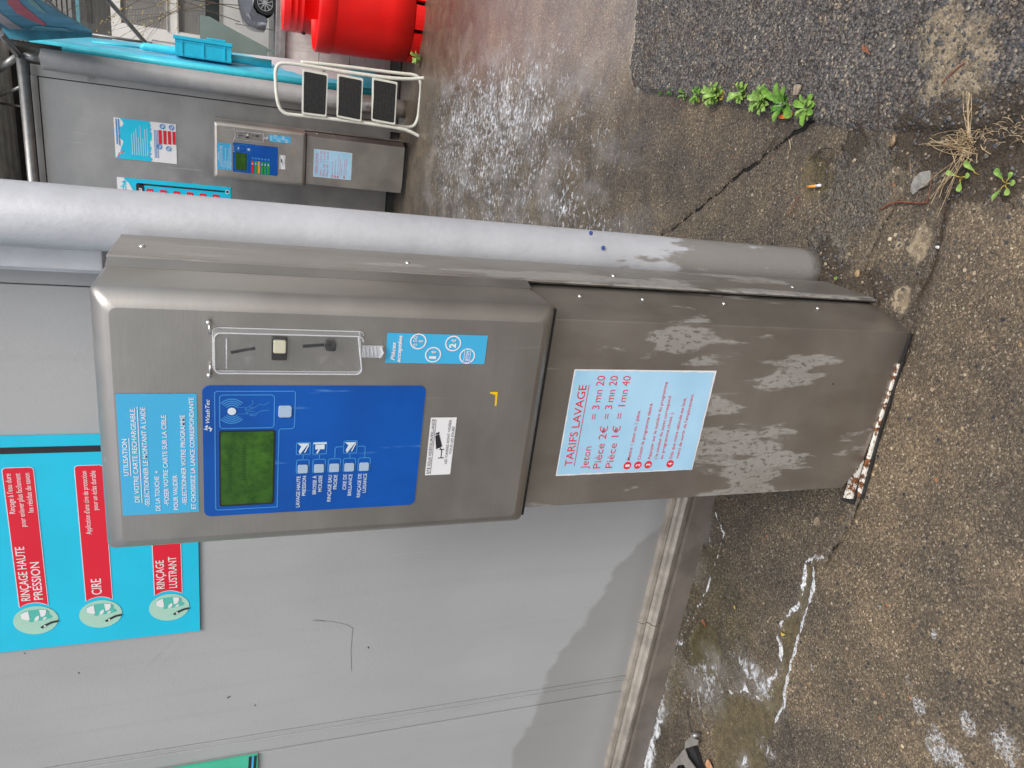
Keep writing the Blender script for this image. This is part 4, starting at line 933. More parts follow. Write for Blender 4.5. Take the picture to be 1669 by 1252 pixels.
p3 = post('steel_post', 'thin distant silver post with a diagonal brace, seen just above the turquoise crate', .585, 12.8, .062, 2.93, M['galv'], 'pipe posts at the wall ends')
OP3 = V(.585, 12.8, 0)
m = MB(); m.tube([(0, 0, 2.9), (0, 0, 3.06)], .03); m.build('spigot', M['galv'], p3)
m = MB(); m.tube([(0, 0, 3.03), tuple(V(*YP(150, -30, 11.6))-OP3)], .034); m.build('brace', M['galv'], p3)
m = MB(); m.tube([(.0, .0, 3.92), tuple(V(*YP(62, -14, 11.6))-OP3)], .022); m.tube([(0, 0, 3.03), (0, 0, 3.92)], .022); m.build('brace', M['galv'], p3)

def conc_mat():
    k = NT('weathered_concrete'); c = k.co('Object')
    f = k.noise(k.map(c, (1, 1, 1.5)), 6, 6, .65); base = k.mix(k.rng(f, .3, .7), (.60, .58, .55), (.80, .78, .74))
    base = k.mix(k.rng(k.noise(k.map(c, (9, 9, .8)), 1, 5, .6), .5, .7, 0, .5), base, (.42, .40, .37))
    k.bsdf(Base_Color=base, Roughness=.7, Normal=k.bump(k.noise(c, 60, 4), .3, .004)); return k.m
CM = conc_mat()
cw = thing('concrete_wall', 'low pale precast concrete plank wall behind the red bins', 'wall', (2, 7.6, 0))
for i, (z0, z1) in enumerate(((.0, .455), (.462, .785), (.792, 1.14))):
    m = MB(); m.box(.45, 9, 7.6+.004*i, 7.7, z0, z1); rel(m, V(2, 7.6, 0)).build('plank', CM, cw, bevel=.004)
m = MB(); m.box(.45, 9, 7.56, 7.74, 1.143, 1.205); m.box(.45, 9, 7.58, 7.72, 1.205, 1.245); rel(m, V(2, 7.6, 0)).build('cap_rail', M['galv'], cw, bevel=.004)
m = MB(); m.box(-6, .95, 6.95, 7.58, -.05, .012); gt = m.build('dark_strip', M['dark']); tag(gt, 'dark strip on the ground at the foot of the far wall', 'drain')  # flat dark box laid over the ground, no drain is modelled

m = MB(); m.box(-90, 120, 10.2, 90, -.2, .60); stt = m.build('street', plain('street_paving', (.30, .295, .29), .6, 0, .12, 1.2), bevel=0); tag(stt, kind='structure')
bl = thing('white_building', 'white rendered building with grey roller shutters, far behind the bays', 'building', (8, 30, .6)); OB = V(8, 30, .6)
m = MB(); m.box(-6, 1.40, 30, 38, .6, 13); m.box(1.40, 3.3, 30, 38, .6, 2.3); m.box(1.40, 3.3, 30, 38, 3.67, 4.06); m.box(1.40, 3.3, 30, 38, 5.52, 13); m.box(3.3, 26, 30, 38, .6, 13); m.box(1.4, 3.3, 30.3, 38, 2.3, 5.52)
m.v = [(x, y+(0 if y > 30.1 else 0), z) for x, y, z in m.v]; rel(m, OB).build('wall', plain('white_render', (.86, .84, .79), .7, 0, .04, .8), bl)
for z0, z1 in ((2.78, 3.67), (4.06, 5.52)):
    m = MB(); x = 1.40
    zz = z0
    while zz < z1-.01: m.box(1.41, 3.29, 30.10, 30.14, zz, zz+.040); zz += .05
    m.box(1.41, 3.29, 30.14, 30.16, z0, z1); rel(m, OB).build('roller_shutter', plain('shutter_grey', (.30, .29, .275), .5, 0, .05, 1), bl)
m = MB(); m.box(1.41, 3.29, 30.12, 30.15, 2.33, 2.78); f_ = rel(m, OB).build('window_pane', plain('dark_glass', (.02, .03, .03), .08, 0, .4, 1.5), bl)
m = MB(); m.box(1.36, 3.34, 29.95, 30.2, 4.02, 4.058); m.box(1.36, 3.34, 29.95, 30.2, 2.26, 2.298); m.box(1.38, 3.32, 29.97, 29.999, 3.672, 3.72); rel(m, OB).build('sill', plain('sill_beige', (.55, .52, .46), .6), bl)

hl = thing('clad_hall', 'grey ribbed metal hall with a teal edge trim, seen behind the blue fascia', 'building', (3, 20, 4))
OH = V(3, 20, 4); za = YP(117, 20, 20)[2]
m = MB(); zz = za
while zz < 8: m.box(.2, 12, 20.0, 20.05, zz, zz+.07); zz += .105
m.box(.2, 12, 20.05, 26, za, 8); rel(m, OH).build('cladding', plain('grey_cladding', (.20, .195, .185), .55, 0, .12, 2), hl)
zb = YP(131, 20, 20)[2]
m = MB(); m.box(.2, 12, 19.98, 20.3, za-.10, za-.002); rel(m, OH).build('soffit', M['dark'], hl)
m = MB(); m.box(.2, 12, 19.9, 20.0, zb, za-.102); rel(m, OH).build('trim', plain('teal_trim', (.10, .26, .30), .5), hl)
zc2 = YP(150, 20, 19.6)[2]
m = MB(); m.box(.93, 12, 19.55, 19.65, zc2, zc2+.11); m.box(5, 5.1, 19.6, 19.7, .6, zc2+.5); m.box(11.5, 11.6, 19.6, 19.7, .6, zc2+.5); rel(m, OH).build('lower_beam', M['dark'], hl)

random.seed(11)
sh = thing('bare_shrub', 'thin bare shrub with a few yellow leaves in front of the white building', 'shrub', (1.3, 17, .6))
m = MB(); lf = MB()
def branch(p, d, L, r, dep):
    pts = [p]; q = p
    for i in range(5):
        d = (d+V(random.uniform(-.25, .25), random.uniform(-.25, .25), random.uniform(-.12, .2))).normalized(); q = q+d*L/5; pts.append(q)
        if dep and random.random() < .45: branch(q, (d+V(random.uniform(-1, 1), random.uniform(-.6, .6), random.uniform(-.3, .5))).normalized(), L*.62, r*.6, dep-1)
        if dep < 2 and random.random() < .6:
            c = q+V(random.uniform(-.05, .05), 0, random.uniform(-.05, .05)); a = random.uniform(.012, .03)
            lf.add([c+V(-a, 0, 0), c+V(0, -a*.3, -a*.7), c+V(a, 0, 0), c+V(0, a*.3, a*.7)], [(0, 1, 2, 3)])
    m.tube(pts, [r*(1-i*.13) for i in range(6)], 5, False)
for i in range(4): branch(V(random.uniform(.9, 1.9), 17+random.uniform(-.4, .4), 1.6), V(random.uniform(-.25, .25), 0, 1), 2.7, .010, 2)
m.tube([(1.3, 17, .6), (1.3, 17, 1.7)], .008); rel(m, V(1.3, 17, .6)).build('branch', plain('twig_bark', (.10, .075, .05), .8), sh)
rel(lf, V(1.3, 17, .6)).build('leaf', plain('yellow_leaf', (.35, .26, .08), .7), sh)

# ------------------------------------------------------------------ parked car, mostly out of frame
ca = thing('parked_car', 'grey car with an alloy wheel, parked beyond the concrete wall', 'car', (3.2, 24, .6))
def carprof():
    return [(-2.05, .30), (-2.08, .55), (-2.02, .78), (-1.86, .93), (-1.50, 1.03), (-1.18, 1.09), (-.70, 1.40), (-.35, 1.50), (.5, 1.53), (1.3, 1.46), (1.75, 1.30), (2.03, .95), (2.10, .62), (2.06, .32), (1.70, .22), (1.62, .30), (1.55, .52), (1.35, .66), (1.10, .66), (.90, .52), (.83, .30), (.78, .22), (-.92, .22), (-.98, .32), (-1.05, .54), (-1.22, .67), (-1.46, .67), (-1.64, .54), (-1.70, .32), (-1.78, .24)]
carm = plain('grey_car_paint', (.22, .23, .26), .28, .6, .05, 2)
m = MB(); pts = carprof(); n = len(pts)
ysx = [(-.86, .90), (-.89, .955), (-.885, .985), (-.80, 1.0), (.80, 1.0), (.885, .985), (.89, .955), (.86, .90)]
vs = []
for y, s_ in ysx:
    for x, z in pts:
        hh = max(0, z-.95); k_ = 1-(abs(y) > .7)*0
        yy_ = y*(1-.22*hh/.6) if z > .95 else y
        vs.append((x*s_ if abs(x) > 1.9 else x, yy_, .25+(z-.25)*(.985 if s_ < .95 else 1)))
fs = [(i*n+j, i*n+(j+1) % n, (i+1)*n+(j+1) % n, (i+1)*n+j) for i in range(len(ysx)-1) for j in range(n)]
m.add(vs, fs, True); m.add([vs[j] for j in range(n)], [tuple(range(n))]); m.add([vs[(len(ysx)-1)*n+j] for j in range(n)], [tuple(range(n))[::-1]])
m.build('body', carm, ca)
m = MB(); m.extr([(-1.02, -.845, 1.0), (-.62, -.755, 1.36), (-.30, -.735, 1.44), (.02, -.735, 1.455), (.02, -.84, 1.0)], (0, -.012, 0)); m.extr([(.08, -.84, 1.0), (.08, -.735, 1.455), (1.2, -.745, 1.40), (1.6, -.80, 1.18), (1.6, -.835, 1.02)], (0, -.012, 0)); m.build('side_window', plain('car_glass', (.10, .115, .125), .08, 0, .2, 1), ca)
m = MB(); m.extr([(-2.04, -.62, .70), (-1.98, -.75, .80), (-1.70, -.895, .86), (-1.62, -.90, .80), (-1.80, -.895, .70)], (0, -.012, 0)); m.build('headlight', plain('headlamp', (.6, .62, .65), .1, .3), ca)
m = MB(); m.box(-1.0, 1.1, -.885, -.872, .40, .46); m.build('door_moulding', M['dark'], ca)
for wx in (-1.34, 1.225):
    for sy in (-1, 1):
        m = MB(); m.tube([(wx, sy*.70, .315), (wx, sy*.895, .315)], [.31, .31], 36); wh = m.build('wheel', M['rubber'], ca)
        m = MB(); m.tube([(wx, sy*.80, .315), (wx, sy*.899, .315)], [.21, .205], 30); m.build('rim_well', M['dark'], wh)
        m = MB()
        for a in range(10):
            t = 2*math.pi*a/10; c_, s_ = math.cos(t), math.sin(t)
            m.extr([(wx+.04*c_-.014*s_, sy*.905, .315+.04*s_+.014*c_), (wx+.04*c_+.014*s_, sy*.905, .315+.04*s_-.014*c_), (wx+.205*c_+.012*s_, sy*.905, .315+.205*s_-.012*c_), (wx+.205*c_-.012*s_, sy*.905, .315+.205*s_+.012*c_)], (0, sy*.008, 0))
        m.tube([(wx+.21*math.cos(t), sy*.905, .315+.21*math.sin(t)) for t in np.linspace(0, 2*math.pi, 33)], .011, 6, False)
        m.tube([(wx, sy*.90, .315), (wx, sy*.918, .315)], .05, 14); m.build('alloy_rim', plain('alloy', (.6, .6, .62), .3, .8), wh)
ca.location = (3.66, 24.4, .6)

# ------------------------------------------------------------------ red bins
b1 = thing('red_bin', 'bright red plastic barrel bin with a smooth wide band, on the wet ground', 'bin', (1.06, 6.43, 0), 'red bins')
m = MB(); m.lathe([(.385, .085), (.402, .09), (.412, .3), (.424, .55), (.430, .79), (.4315, .795), (.437, .80), (.438, .93), (.432, .945), (.42, .95), (.410, .945), (.405, .90), (.39, .30), (.01, .28)], (0, 0, 0), 72); m.build('body', M['bin'], b1)
m = MB()
for a in range(10):
    t0 = 2*math.pi*a/10; P = []
    for rr_, s_ in ((.398, 1), (.36, -1)):
        for i in range(6):
            t = t0+(i if s_ > 0 else 5-i)*.105; P.append((rr_*math.cos(t), rr_*math.sin(t), 0))
    m.extr(P, (0, 0, .084))
m.build('foot', M['bin'], b1)
b2 = thing('red_bin', 'taller red bin with ribbed top rings, behind the other bin and against the concrete wall', 'bin', (1.185, 7.10, 0), 'red bins')
pr2 = [(.37, 0), (.375, .01), (.385, .9)]
for z in (1.02, 1.08, 1.14): pr2 += [(.387, z-.006), (.392, z-.003), (.392, z+.003), (.388, z+.006)]
pr2 += [(.392, 1.20), (.38, 1.205), (.372, 1.20), (.36, .3), (.01, .3)]
m = MB(); m.lathe(pr2, (0, 0, 0), 72); m.build('body', M['bin'], b2)
m = MB(); m.dome((-.385, -.07, 1.0), .022, (-1, -.2, 0), .8); m.build('handle_stud', M['black'], b2)

# ------------------------------------------------------------------ folded step stool leaning on the post
stl = thing('step_stool', 'cream folding step stool with three black rubber treads, standing folded at the far wall end', 'step stool', (.27, 5.9, 0)); OS2 = V(.27, 5.9, 0)
def smooth(pts, it=2):
    for _ in range(it):
        o = [pts[0]]
        for a, b in zip(pts[:-1], pts[1:]): o += [a*.75+b*.25, a*.25+b*.75]
        pts = o+[pts[-1]]
    return pts
def sp(x, y, Y=5.88): return V(*YP(x, y, Y))
m = MB(); r_ = .0155
path = [sp(695, 127), sp(655, 130), sp(560, 117), sp(500, 107), sp(470, 103), sp(455, 103), sp(449, 112), sp(449, 130), sp(451, 160), sp(456, 178), sp(466, 186), sp(476, 187), sp(560, 196), sp(652, 209), sp(668, 214), sp(683, 222)]
m.tube(smooth(path), r_, 10); rel(m, OS2).build('front_frame', M['stool'], stl)
m = MB(); path = [sp(490, 101, 5.93), sp(560, 108, 5.95), sp(650, 120, 5.97), sp(680, 122, 5.97), sp(687, 135, 5.97), sp(684, 170, 5.97), sp(681, 196, 5.97), sp(672, 209, 5.97), sp(640, 204, 5.97), sp(560, 196, 5.94)]
m.tube(smooth(path), r_, 10); rel(m, OS2).build('rear_frame', M['stool'], stl)
for q in (((493, 112), (535, 120), (532, 191), (492, 186)), ((550, 120), (592, 128), (589, 199), (549, 191)), ((607, 126), (648, 134), (644, 204), (606, 197))):
    c4 = [YP(x, y, 5.85) for x, y in q]; cen = sum(c4)/4
    P = [c4[0], c4[1], c4[2], c4[3]]
    rng_ = []
    for i in range(4):
        a, b, c = P[i-1], P[i], P[(i+1) % 4]; rng_ += [b+(a-b)/np.linalg.norm(a-b)*.012, b*.94+.03*(a/np.linalg.norm(a-b)*0+b*2-b*1)+0*b if False else b+((a-b)/np.linalg.norm(a-b)+(c-b)/np.linalg.norm(c-b))*.0035, b+(c-b)/np.linalg.norm(c-b)*.012]
    m = MB(); m.extr([tuple(p) for p in rng_], (0, .028, 0)); tr = rel(m, OS2).build('step', M['stool'], stl, bevel=.002)
    m = MB(); inn = [cen+(p-cen)*np.array([.90, 1, .88]) for p in rng_]; m.extr([tuple(p+np.array([0, -.003, 0])) for p in inn], (0, .004, 0))
    zs = np.linspace(min(p[2] for p in inn)+.012, max(p[2] for p in inn)-.012, 7)
    for z in zs: m.box(min(p[0] for p in inn)+.012, max(p[0] for p in inn)-.012, cen[1]-.0052, cen[1]-.002, z-.005, z+.005)
    rel(m, OS2).build('tread', M['rubber'], tr)
for (x, y) in ((529, 116), (577, 121), (640, 128), (531, 195), (580, 200), (640, 209)):
    m = MB(); q = sp(x, y, 5.885); m.tube([q+V(0, -.01, 0), q+V(0, .09, .0)], .008, 8); rel(m, OS2).build('hinge_pin', M['galv'], stl)
m = MB(); q = sp(689, 223, 5.9); m.tube([q+V(0, 0, .02), q+V(.0, 0, -.004)], .016, 10); q = sp(696, 127, 5.9); m.tube([q+V(0, 0, .02), q+V(0, 0, .0)], .015, 10); rel(m, OS2).build('rubber_foot', M['stool'], stl)

# ================================================================== SMALL THINGS ON THE GROUND
def leaf_mat(name, a, b):
    k = NT(name); c = k.co('Object'); base = k.mix(k.rng(k.noise(c, 60, 3), .3, .7), a, b)
    bb = k.bsdf(Base_Color=base, Roughness=.45); bb.inputs['Subsurface Weight'].default_value = .0
    return k.m
GRN = [leaf_mat('dandelion_green', (.08, .20, .025), (.20, .38, .05)), leaf_mat('bright_leaf_green', (.13, .26, .045), (.32, .48, .11)), leaf_mat('dark_leaf_green', (.035, .13, .012), (.09, .26, .02))]
YEL = leaf_mat('yellowing_leaf', (.45, .32, .04), (.62, .48, .08))
def leaf(m, c, th, L, wd, lift, lobes=0, droop=.6, mi=0):
    n = 8; dx, dy = math.cos(th), math.sin(th); vs = []
    for i in range(n+1):
        t = i/n; r_ = L*t*(1-.12*t); z = lift*L*math.sin(min(1, t*1.15)*math.pi*droop)
        wv = wd*(.22+.78*math.sin(min(1, t**1.3)*math.pi*.93)) if i < n else wd*.04
        if lobes and i % 2: wv *= .62
        for s_ in (-1, 0, 1):
            vs.append((c[0]+dx*r_-dy*wv*s_, c[1]+dy*r_+dx*wv*s_, c[2]+z+(.22*wv if s_ else -.1*wv)))
    fs = [(i*3+j, i*3+j+1, i*3+j+4, i*3+j+3) for i in range(n) for j in (0, 1)]
    m.add(vs, fs, True)
def rosette(img, rad, nleaf, name, label, cat, mat, lobes=1, wd=.2, lift=.5, zz=.008, group=None, yel=0):
    q = G(*img, zz); m = MB()
    for i in range(nleaf):
        L = rad*random.uniform(.55, 1.1); leaf(m, (random.uniform(-.15, .15)*rad, random.uniform(-.15, .15)*rad, 0), i*2.4+random.uniform(-.3, .3), L, L*wd*random.uniform(.7, 1.2), lift*random.uniform(.4, 1.4), lobes)
    t = thing(name, label, cat, tuple(q), group); m.build('leaves', mat, t, recalc=False)
    if yel:
        m = MB()
        for i in range(yel): leaf(m, (0, 0, .001), random.uniform(3.6, 5.6), rad*.95, rad*.16, .15)
        m.build('yellow_leaf', YEL, t, recalc=False)
    return t
random.seed(21)
gw = 'weeds along the edge of the dark tarmac'
rosette((1078, 151), .020, 9, 'weed', 'smallest dark weed, first in the row beside the tarmac corner stone', 'weed', GRN[2], 1, .2, .4, group=gw)
rosette((1095, 150), .022, 10, 'weed', 'small dull green weed, second in the row from the tarmac corner', 'weed', GRN[2], 1, .2, .5, group=gw)
rosette((1118, 155), .026, 10, 'weed', 'small upright weed, third in the row from the tarmac corner', 'weed', GRN[0], 0, .18, .9, group=gw)
rosette((1139, 157), 0.036, 28, 'weed', 'leafy weed with a yellow leaf, left of the densest rosette', 'weed', GRN[0], 0, .16, .6, group=gw, yel=1)
rosette((1172, 156), 0.048, 52, 'weed', 'dense bright rosette with yellow lower leaves, biggest of the round weeds', 'weed', GRN[1], 0, .17, .8, group=gw, yel=3)
rosette((1214, 154), 0.042, 36, 'weed', 'bright rosette between the densest rosette and the long leaved dandelion', 'weed', GRN[1], 0, .16, .8, group=gw)
rosette((1250, 166), 0.054, 40, 'weed', 'pale green lobed weed touching the long leaved dandelion', 'weed', GRN[1], 1, .17, .7, group=gw, yel=1)
t = rosette((1280, 172), 0.045, 18, 'dandelion', 'dandelion with one long upright leaf above the orange leaf scrap', 'dandelion', GRN[2], 1, .16, .5)
m = MB(); leaf(m, (0, 0, 0), R(62), .115, .0125, .35); leaf(m, (0, 0, 0), R(245), .085, .016, .25); leaf(m, (0, 0, 0), R(170), .06, .012, .4); leaf(m, (0, 0, 0), R(20), .075, .012, .5); leaf(m, (.0, 0, 0), R(-15), .06, .011, .5); m.build('long_leaf', GRN[0], t, recalc=False)
t = rosette((1317, 176), 0.042, 18, 'dandelion', 'last dandelion of the row, thin stalks, at the start of the long crack', 'dandelion', GRN[1], 0, .15, .5)
m = MB()
for a, L in ((75, .06), (250, .055), (200, .065), (285, .05), (330, .05)): leaf(m, (0, 0, 0), R(a), L, .011, .3)
m.build('long_leaf', GRN[0], t, recalc=False)
rosette((1347, 190), .012, 5, 'seedling', 'tiny seedling just past the last dandelion', 'seedling', GRN[0])
rosette((686, 97), .07, 14, 'weed', 'small green weed at the foot of the red barrel bin', 'weed', GRN[1], 0, .3, .9)
rosette((1363, 455), .008, 6, 'seedling', 'tiny bright seedling in the soil between pipe foot and cabinet', 'seedling', GRN[1], 0, .3, .5)
def seedling(img, label, leaves, stem=.0):
    q = G(*img, .012); t = thing('seedling', label, 'seedling', tuple(q), 'seedlings in the litter'); m = MB()
    for a, L, wd in leaves:
        leaf(m, (.012*math.cos(R(a)), .012*math.sin(R(a)), .006), R(a), L, wd, .35)
    m.build('leaves', GRN[1], t, recalc=False)
    m = MB()
    for a, L, wd in leaves: m.tube([(0, 0, -.004), (.006*math.cos(R(a)), .006*math.sin(R(a)), .007), (.014*math.cos(R(a)), .014*math.sin(R(a)), .008)], .0009, 5)
    m.build('stems', YEL, t)
seedling((1567, 290), 'two leaved seedling growing at the end of the straw bundle', ((75, .026, .006), (215, .028, .0075), (285, .022, .007)))
seedling((1594, 285), 'seedling with a single upright yellow green leaf', ((50, .032, .007),))
seedling((1640, 300), 'seedling with several leaves in the soil hole near the photo edge', ((40, .03, .007), (170, .03, .005), (230, .024, .007), (280, .02, .007), (330, .02, .006)))

def flatthing(name, label, cat, pts, z, th, mat, **kw):
    q = sum(np.array(G(x, y, z)) for x, y in pts)/len(pts); m = MB()
    P = [tuple(np.array(G(x, y, z))-q) for x, y in pts]; m.extr(P, (0, 0, th)); o = m.build(name, mat, None, bevel=kw.get('bevel', 0)); o.location = tuple(q); tag(o, label, cat, kw.get('group')); return o
flatthing('leaf_scrap', 'curled bright orange leaf scrap under the dandelion', 'leaf', [(1270, 188), (1277, 187), (1288, 188), (1291, 183), (1292, 187), (1288, 193), (1278, 194), (1270, 193)], .012, .004, plain('orange_scrap', (.85, .22, .05), .5))
flatthing('wood_chip', 'pale split wood chip beside the dandelion', 'wood chip', [(1296, 140), (1299, 138), (1304, 138), (1307, 140), (1301, 155), (1294, 155)], .022, .005, plain('wood_chip', (.34, .27, .20), .8, 0, .2, 60))
random.seed(4)
def wleaf(name, label, img, L, ang, mat, z=.004, wd=.3):
    q = G(*img, z); m = MB(); leaf(m, (-L/2*math.cos(ang), -L/2*math.sin(ang), 0), ang, L, L*wd, .12); o = m.build(name, mat, None, recalc=False); o.location = tuple(q); tag(o, label, 'leaf', 'fallen leaves')
BR = leaf_mat('brown_leaf', (.16, .05, .02), (.34, .13, .06)); ORL = leaf_mat('pale_orange_leaf', (.42, .20, .10), (.60, .32, .18))
wleaf('fallen_leaf', 'brown leaf at the edge of the ochre puddle below the skirting', (1148, 1014), .030, R(50), BR)
wleaf('fallen_leaf', 'pale orange leaf beside the metal bracket', (1158, 1246), .045, R(75), ORL, .006, .42)
wleaf('fallen_leaf', 'small yellow leaf in the narrow puddle by the foam line', (1276, 1034), .018, R(120), YEL)
wleaf('fallen_leaf', 'yellow leaf lying on the slab halfway to the foam line', (1198, 990), .015, R(20), YEL)
wleaf('fallen_leaf', 'narrow red brown leaf on the dark tarmac', (1412, 80), .040, R(55), BR, .024, .16)

def twig(label, pts, r_, mat, z=.006):
    P = [V(*G(x, y, z+random.uniform(0, .006))) for x, y in pts]; q = P[0].copy(); m = MB(); m.tube([p-q for p in smooth(P, 1)], r_, 6); o = m.build('twig', mat, None); o.location = q; tag(o, label, 'twig', 'twigs lying about'); return o
TW = plain('red_brown_twig', (.20, .075, .045), .6, 0, .2, 80); DT = plain('dark_twig', (.05, .035, .025), .8)
twig('thick red brown twig with a thin bent end, near the grey concrete chip', [(1436, 341), (1448, 333), (1466, 328), (1490, 331), (1510, 331), (1513, 324)], .0028, TW)
twig('thin straight stem rising from the bent red brown twig', [(1512, 326), (1516, 305), (1520, 283)], .0011, TW)
twig('reddish twig on the pale sandy tarmac patch', [(1536, 136), (1552, 118), (1572, 102)], .0020, TW, .02)
twig('dark thin stem standing out on the old tarmac, below the leaf', [(1429, 240), (1431, 200), (1432, 165), (1430, 148)], .0018, DT, .016)
twig('short dark twig along the crack beside the dandelions', [(1247, 250), (1255, 236), (1264, 223)], .0018, DT, .005)
twig('dark curved twig above the cigarette end', [(1318, 262), (1332, 246), (1345, 241), (1355, 242)], .0022, DT, .010)
twig('pale straw lying alone on the slab', [(1286, 228), (1288, 236), (1288, 244)], .0012, plain('straw', (.5, .42, .26), .6), .005)
twig('reddish bent stem on the tarmac over the dandelions', [(1243, 138), (1247, 129), (1254, 130), (1256, 137), (1251, 146)], .0012, TW, .026)
twig('thin reddish sliver left of the pipe foot debris', [(1282, 352), (1290, 344), (1296, 330), (1302, 318)], .0015, TW, .006)

# straw
ST = leaf_mat('dry_straw', (.28, .19, .10), (.56, .44, .27)); m = MB(); random.seed(31)
def strand(a, b, bow, w_, z0=.014):
    P0, P2 = V(*G(*a, z0+random.uniform(0, .012))), V(*G(*b, z0+random.uniform(0, .014))); P1 = (P0+P2)/2+V(random.uniform(-bow, bow), random.uniform(-bow, bow), random.uniform(0, .012))
    pts = [P0*(1-t)**2+P1*2*t*(1-t)+P2*t*t for t in np.linspace(0, 1, 6)]; m.tube(pts, w_, 4, False)
for i in range(60):
    c = (random.gauss(1577, 12), random.gauss(238, 12)); a = random.uniform(0, 6.28); L = random.uniform(6, 18)
    strand(c, (c[0]+L*math.cos(a), c[1]+L*math.sin(a)), .02, random.uniform(.0006, .0013))
for i in range(9): strand((1572+random.gauss(0, 5), 250+random.gauss(0, 6)), (1532+random.gauss(0, 10), 325+random.gauss(0, 14)), .008, random.uniform(.0006, .0013))
for i in range(7): strand((1580+random.gauss(0, 4), 225), (1577+random.gauss(0, 7), 160+random.gauss(0, 12)), .008, random.uniform(.0007, .0013))
for i in range(26): strand((1535+random.gauss(0, 14), 232+random.gauss(0, 6)), (1570+random.gauss(0, 16), 240+random.gauss(0, 12)), .02, random.uniform(.0006, .0011))
for i in range(40):
    c = (random.uniform(1600, 1668), random.gauss(215, 12)); strand(c, (c[0]+random.uniform(-18, 18), c[1]+random.uniform(-12, 12)), .01, .0007)
o = m.build('dry_grass', ST, None, recalc=False); tag(o, 'tangle of dry straw in the soil gap between tarmac and slab', 'dry grass')

# cigarette end
cg = thing('cigarette_end', 'orange cigarette end with a white tip in the small muddy puddle', 'cigarette end', tuple(G(1325, 304, .009)))
qa, qb, qc = V(*G(1316, 305, .009)), V(*G(1331, 303, .009)), V(*G(1337, 302, .009)); q0 = V(*G(1325, 304, .009))
m = MB(); m.tube([qa-q0, qb-q0], .0042, 12); m.build('filter', plain('cigarette_orange', (.85, .36, .06), .6, 0, .1, 90), cg)
m = MB(); m.tube([qb-q0, qc-q0], .0041, 12); m.build('paper', plain('cigarette_paper', (.75, .75, .78), .6), cg)

# bolted bracket lying at the foot of the skirting
bk = thing('metal_bracket', 'bent grey metal bracket with a bolt, lying in the soapy water by the skirting', 'bracket', tuple(G(1115, 1225, 0))); qk = G(1115, 1225, 0)
def bp_(pts, z): return [tuple(np.array(G(x, y, z))-qk) for x, y in pts]
BM = plain('dull_bracket', (.40, .37, .34), .4, .6, .1, 20)
m = MB(); m.extr(bp_([(1126, 1201), (1139, 1206), (1138, 1214), (1117, 1220), (1118, 1209)], .030), (0, 0, .004)); m.extr(bp_([(1117, 1220.2), (1122, 1234), (1138, 1256), (1150, 1275), (1128, 1275), (1116, 1246), (1106, 1247), (1098, 1262), (1085, 1275), (1080, 1270), (1093, 1250), (1104, 1236)], .030), (0, 0, .004)); m.build('plate', BM, bk)
m = MB(); m.extr(bp_([(1118, 1221), (1136, 1216), (1142, 1232), (1150, 1262), (1138, 1262), (1124, 1236)], .006), (0, 0, .016)); m.extr(bp_([(1106, 1249), (1116, 1248), (1122, 1266), (1100, 1266)], .006), (0, 0, .016)); m.build('under_shadow', M['black'], bk)  # black blocks stand for the shadow under the plate
m = MB(); q = V(*bp_([(1130, 1199)], .034)[0]); m.tube([q-V(0, 0, .03), q+V(0, 0, .004)], .0085, 14); m.tube([q+V(0, 0, .004), q+V(0, 0, .009)], .006, 6); m.build('bolt', M['galv'], bk)
m = MB(); P = bp_([(1120, 1158), (1123, 1175), (1127, 1194)], .010); m.tube(P, .0014, 6); m.build('wire', M['black'], bk)

# loose stones
def stones(name, label, n, sampler, rmin, rmax, mats, seed):
    rs = np.random.default_rng(seed); ph = (1+5**.5)/2
    I = np.array([(-1, ph, 0), (1, ph, 0), (-1, -ph, 0), (1, -ph, 0), (0, -1, ph), (0, 1, ph), (0, -1, -ph), (0, 1, -ph), (ph, 0, -1), (ph, 0, 1), (-ph, 0, -1), (-ph, 0, 1)])/1.902
    T = np.array([(0, 11, 5), (0, 5, 1), (0, 1, 7), (0, 7, 10), (0, 10, 11), (1, 5, 9), (5, 11, 4), (11, 10, 2), (10, 7, 6), (7, 1, 8), (3, 9, 4), (3, 4, 2), (3, 2, 6), (3, 6, 8), (3, 8, 9), (4, 9, 5), (2, 4, 11), (6, 2, 10), (8, 6, 7), (9, 8, 1)])
    P = sampler(n, rs); n = len(P); r_ = rmin+(rmax-rmin)*rs.random(n)**2.2
    vv = I[None]*(1+.35*(rs.random((n, 12, 1))-.5)); sc_ = np.stack([.75+.6*rs.random(n), .75+.4*rs.random(n), .45+.3*rs.random(n)], 1)
    vv = vv*sc_[:, None]*r_[:, None, None]; a = rs.random(n)*6.28; c_, s_ = np.cos(a)[:, None], np.sin(a)[:, None]
    vx = vv[:, :, 0]*c_-vv[:, :, 1]*s_; vy = vv[:, :, 0]*s_+vv[:, :, 1]*c_
    vv = np.stack([vx+P[:, 0:1], vy+P[:, 1:2], vv[:, :, 2]+P[:, 2:3]], 2).reshape(-1, 3)
    ff = (T[None]+12*np.arange(n)[:, None, None]).reshape(-1, 3)
    me = bpy.data.meshes.new(name); me.from_pydata(vv.tolist(), [], ff.tolist())
    for mt in mats: me.materials.append(mt)
    me.polygons.foreach_set('material_index', np.repeat(rs.choice(len(mats), n, p=[.40, .32, .13, .10, .05][:len(mats)] if len(mats) == 5 else None), 20).astype(np.int32))
    o = bpy.data.objects.new(name, me); COL.objects.link(o); tag(o, label, 'gravel', kind='stuff'); return o
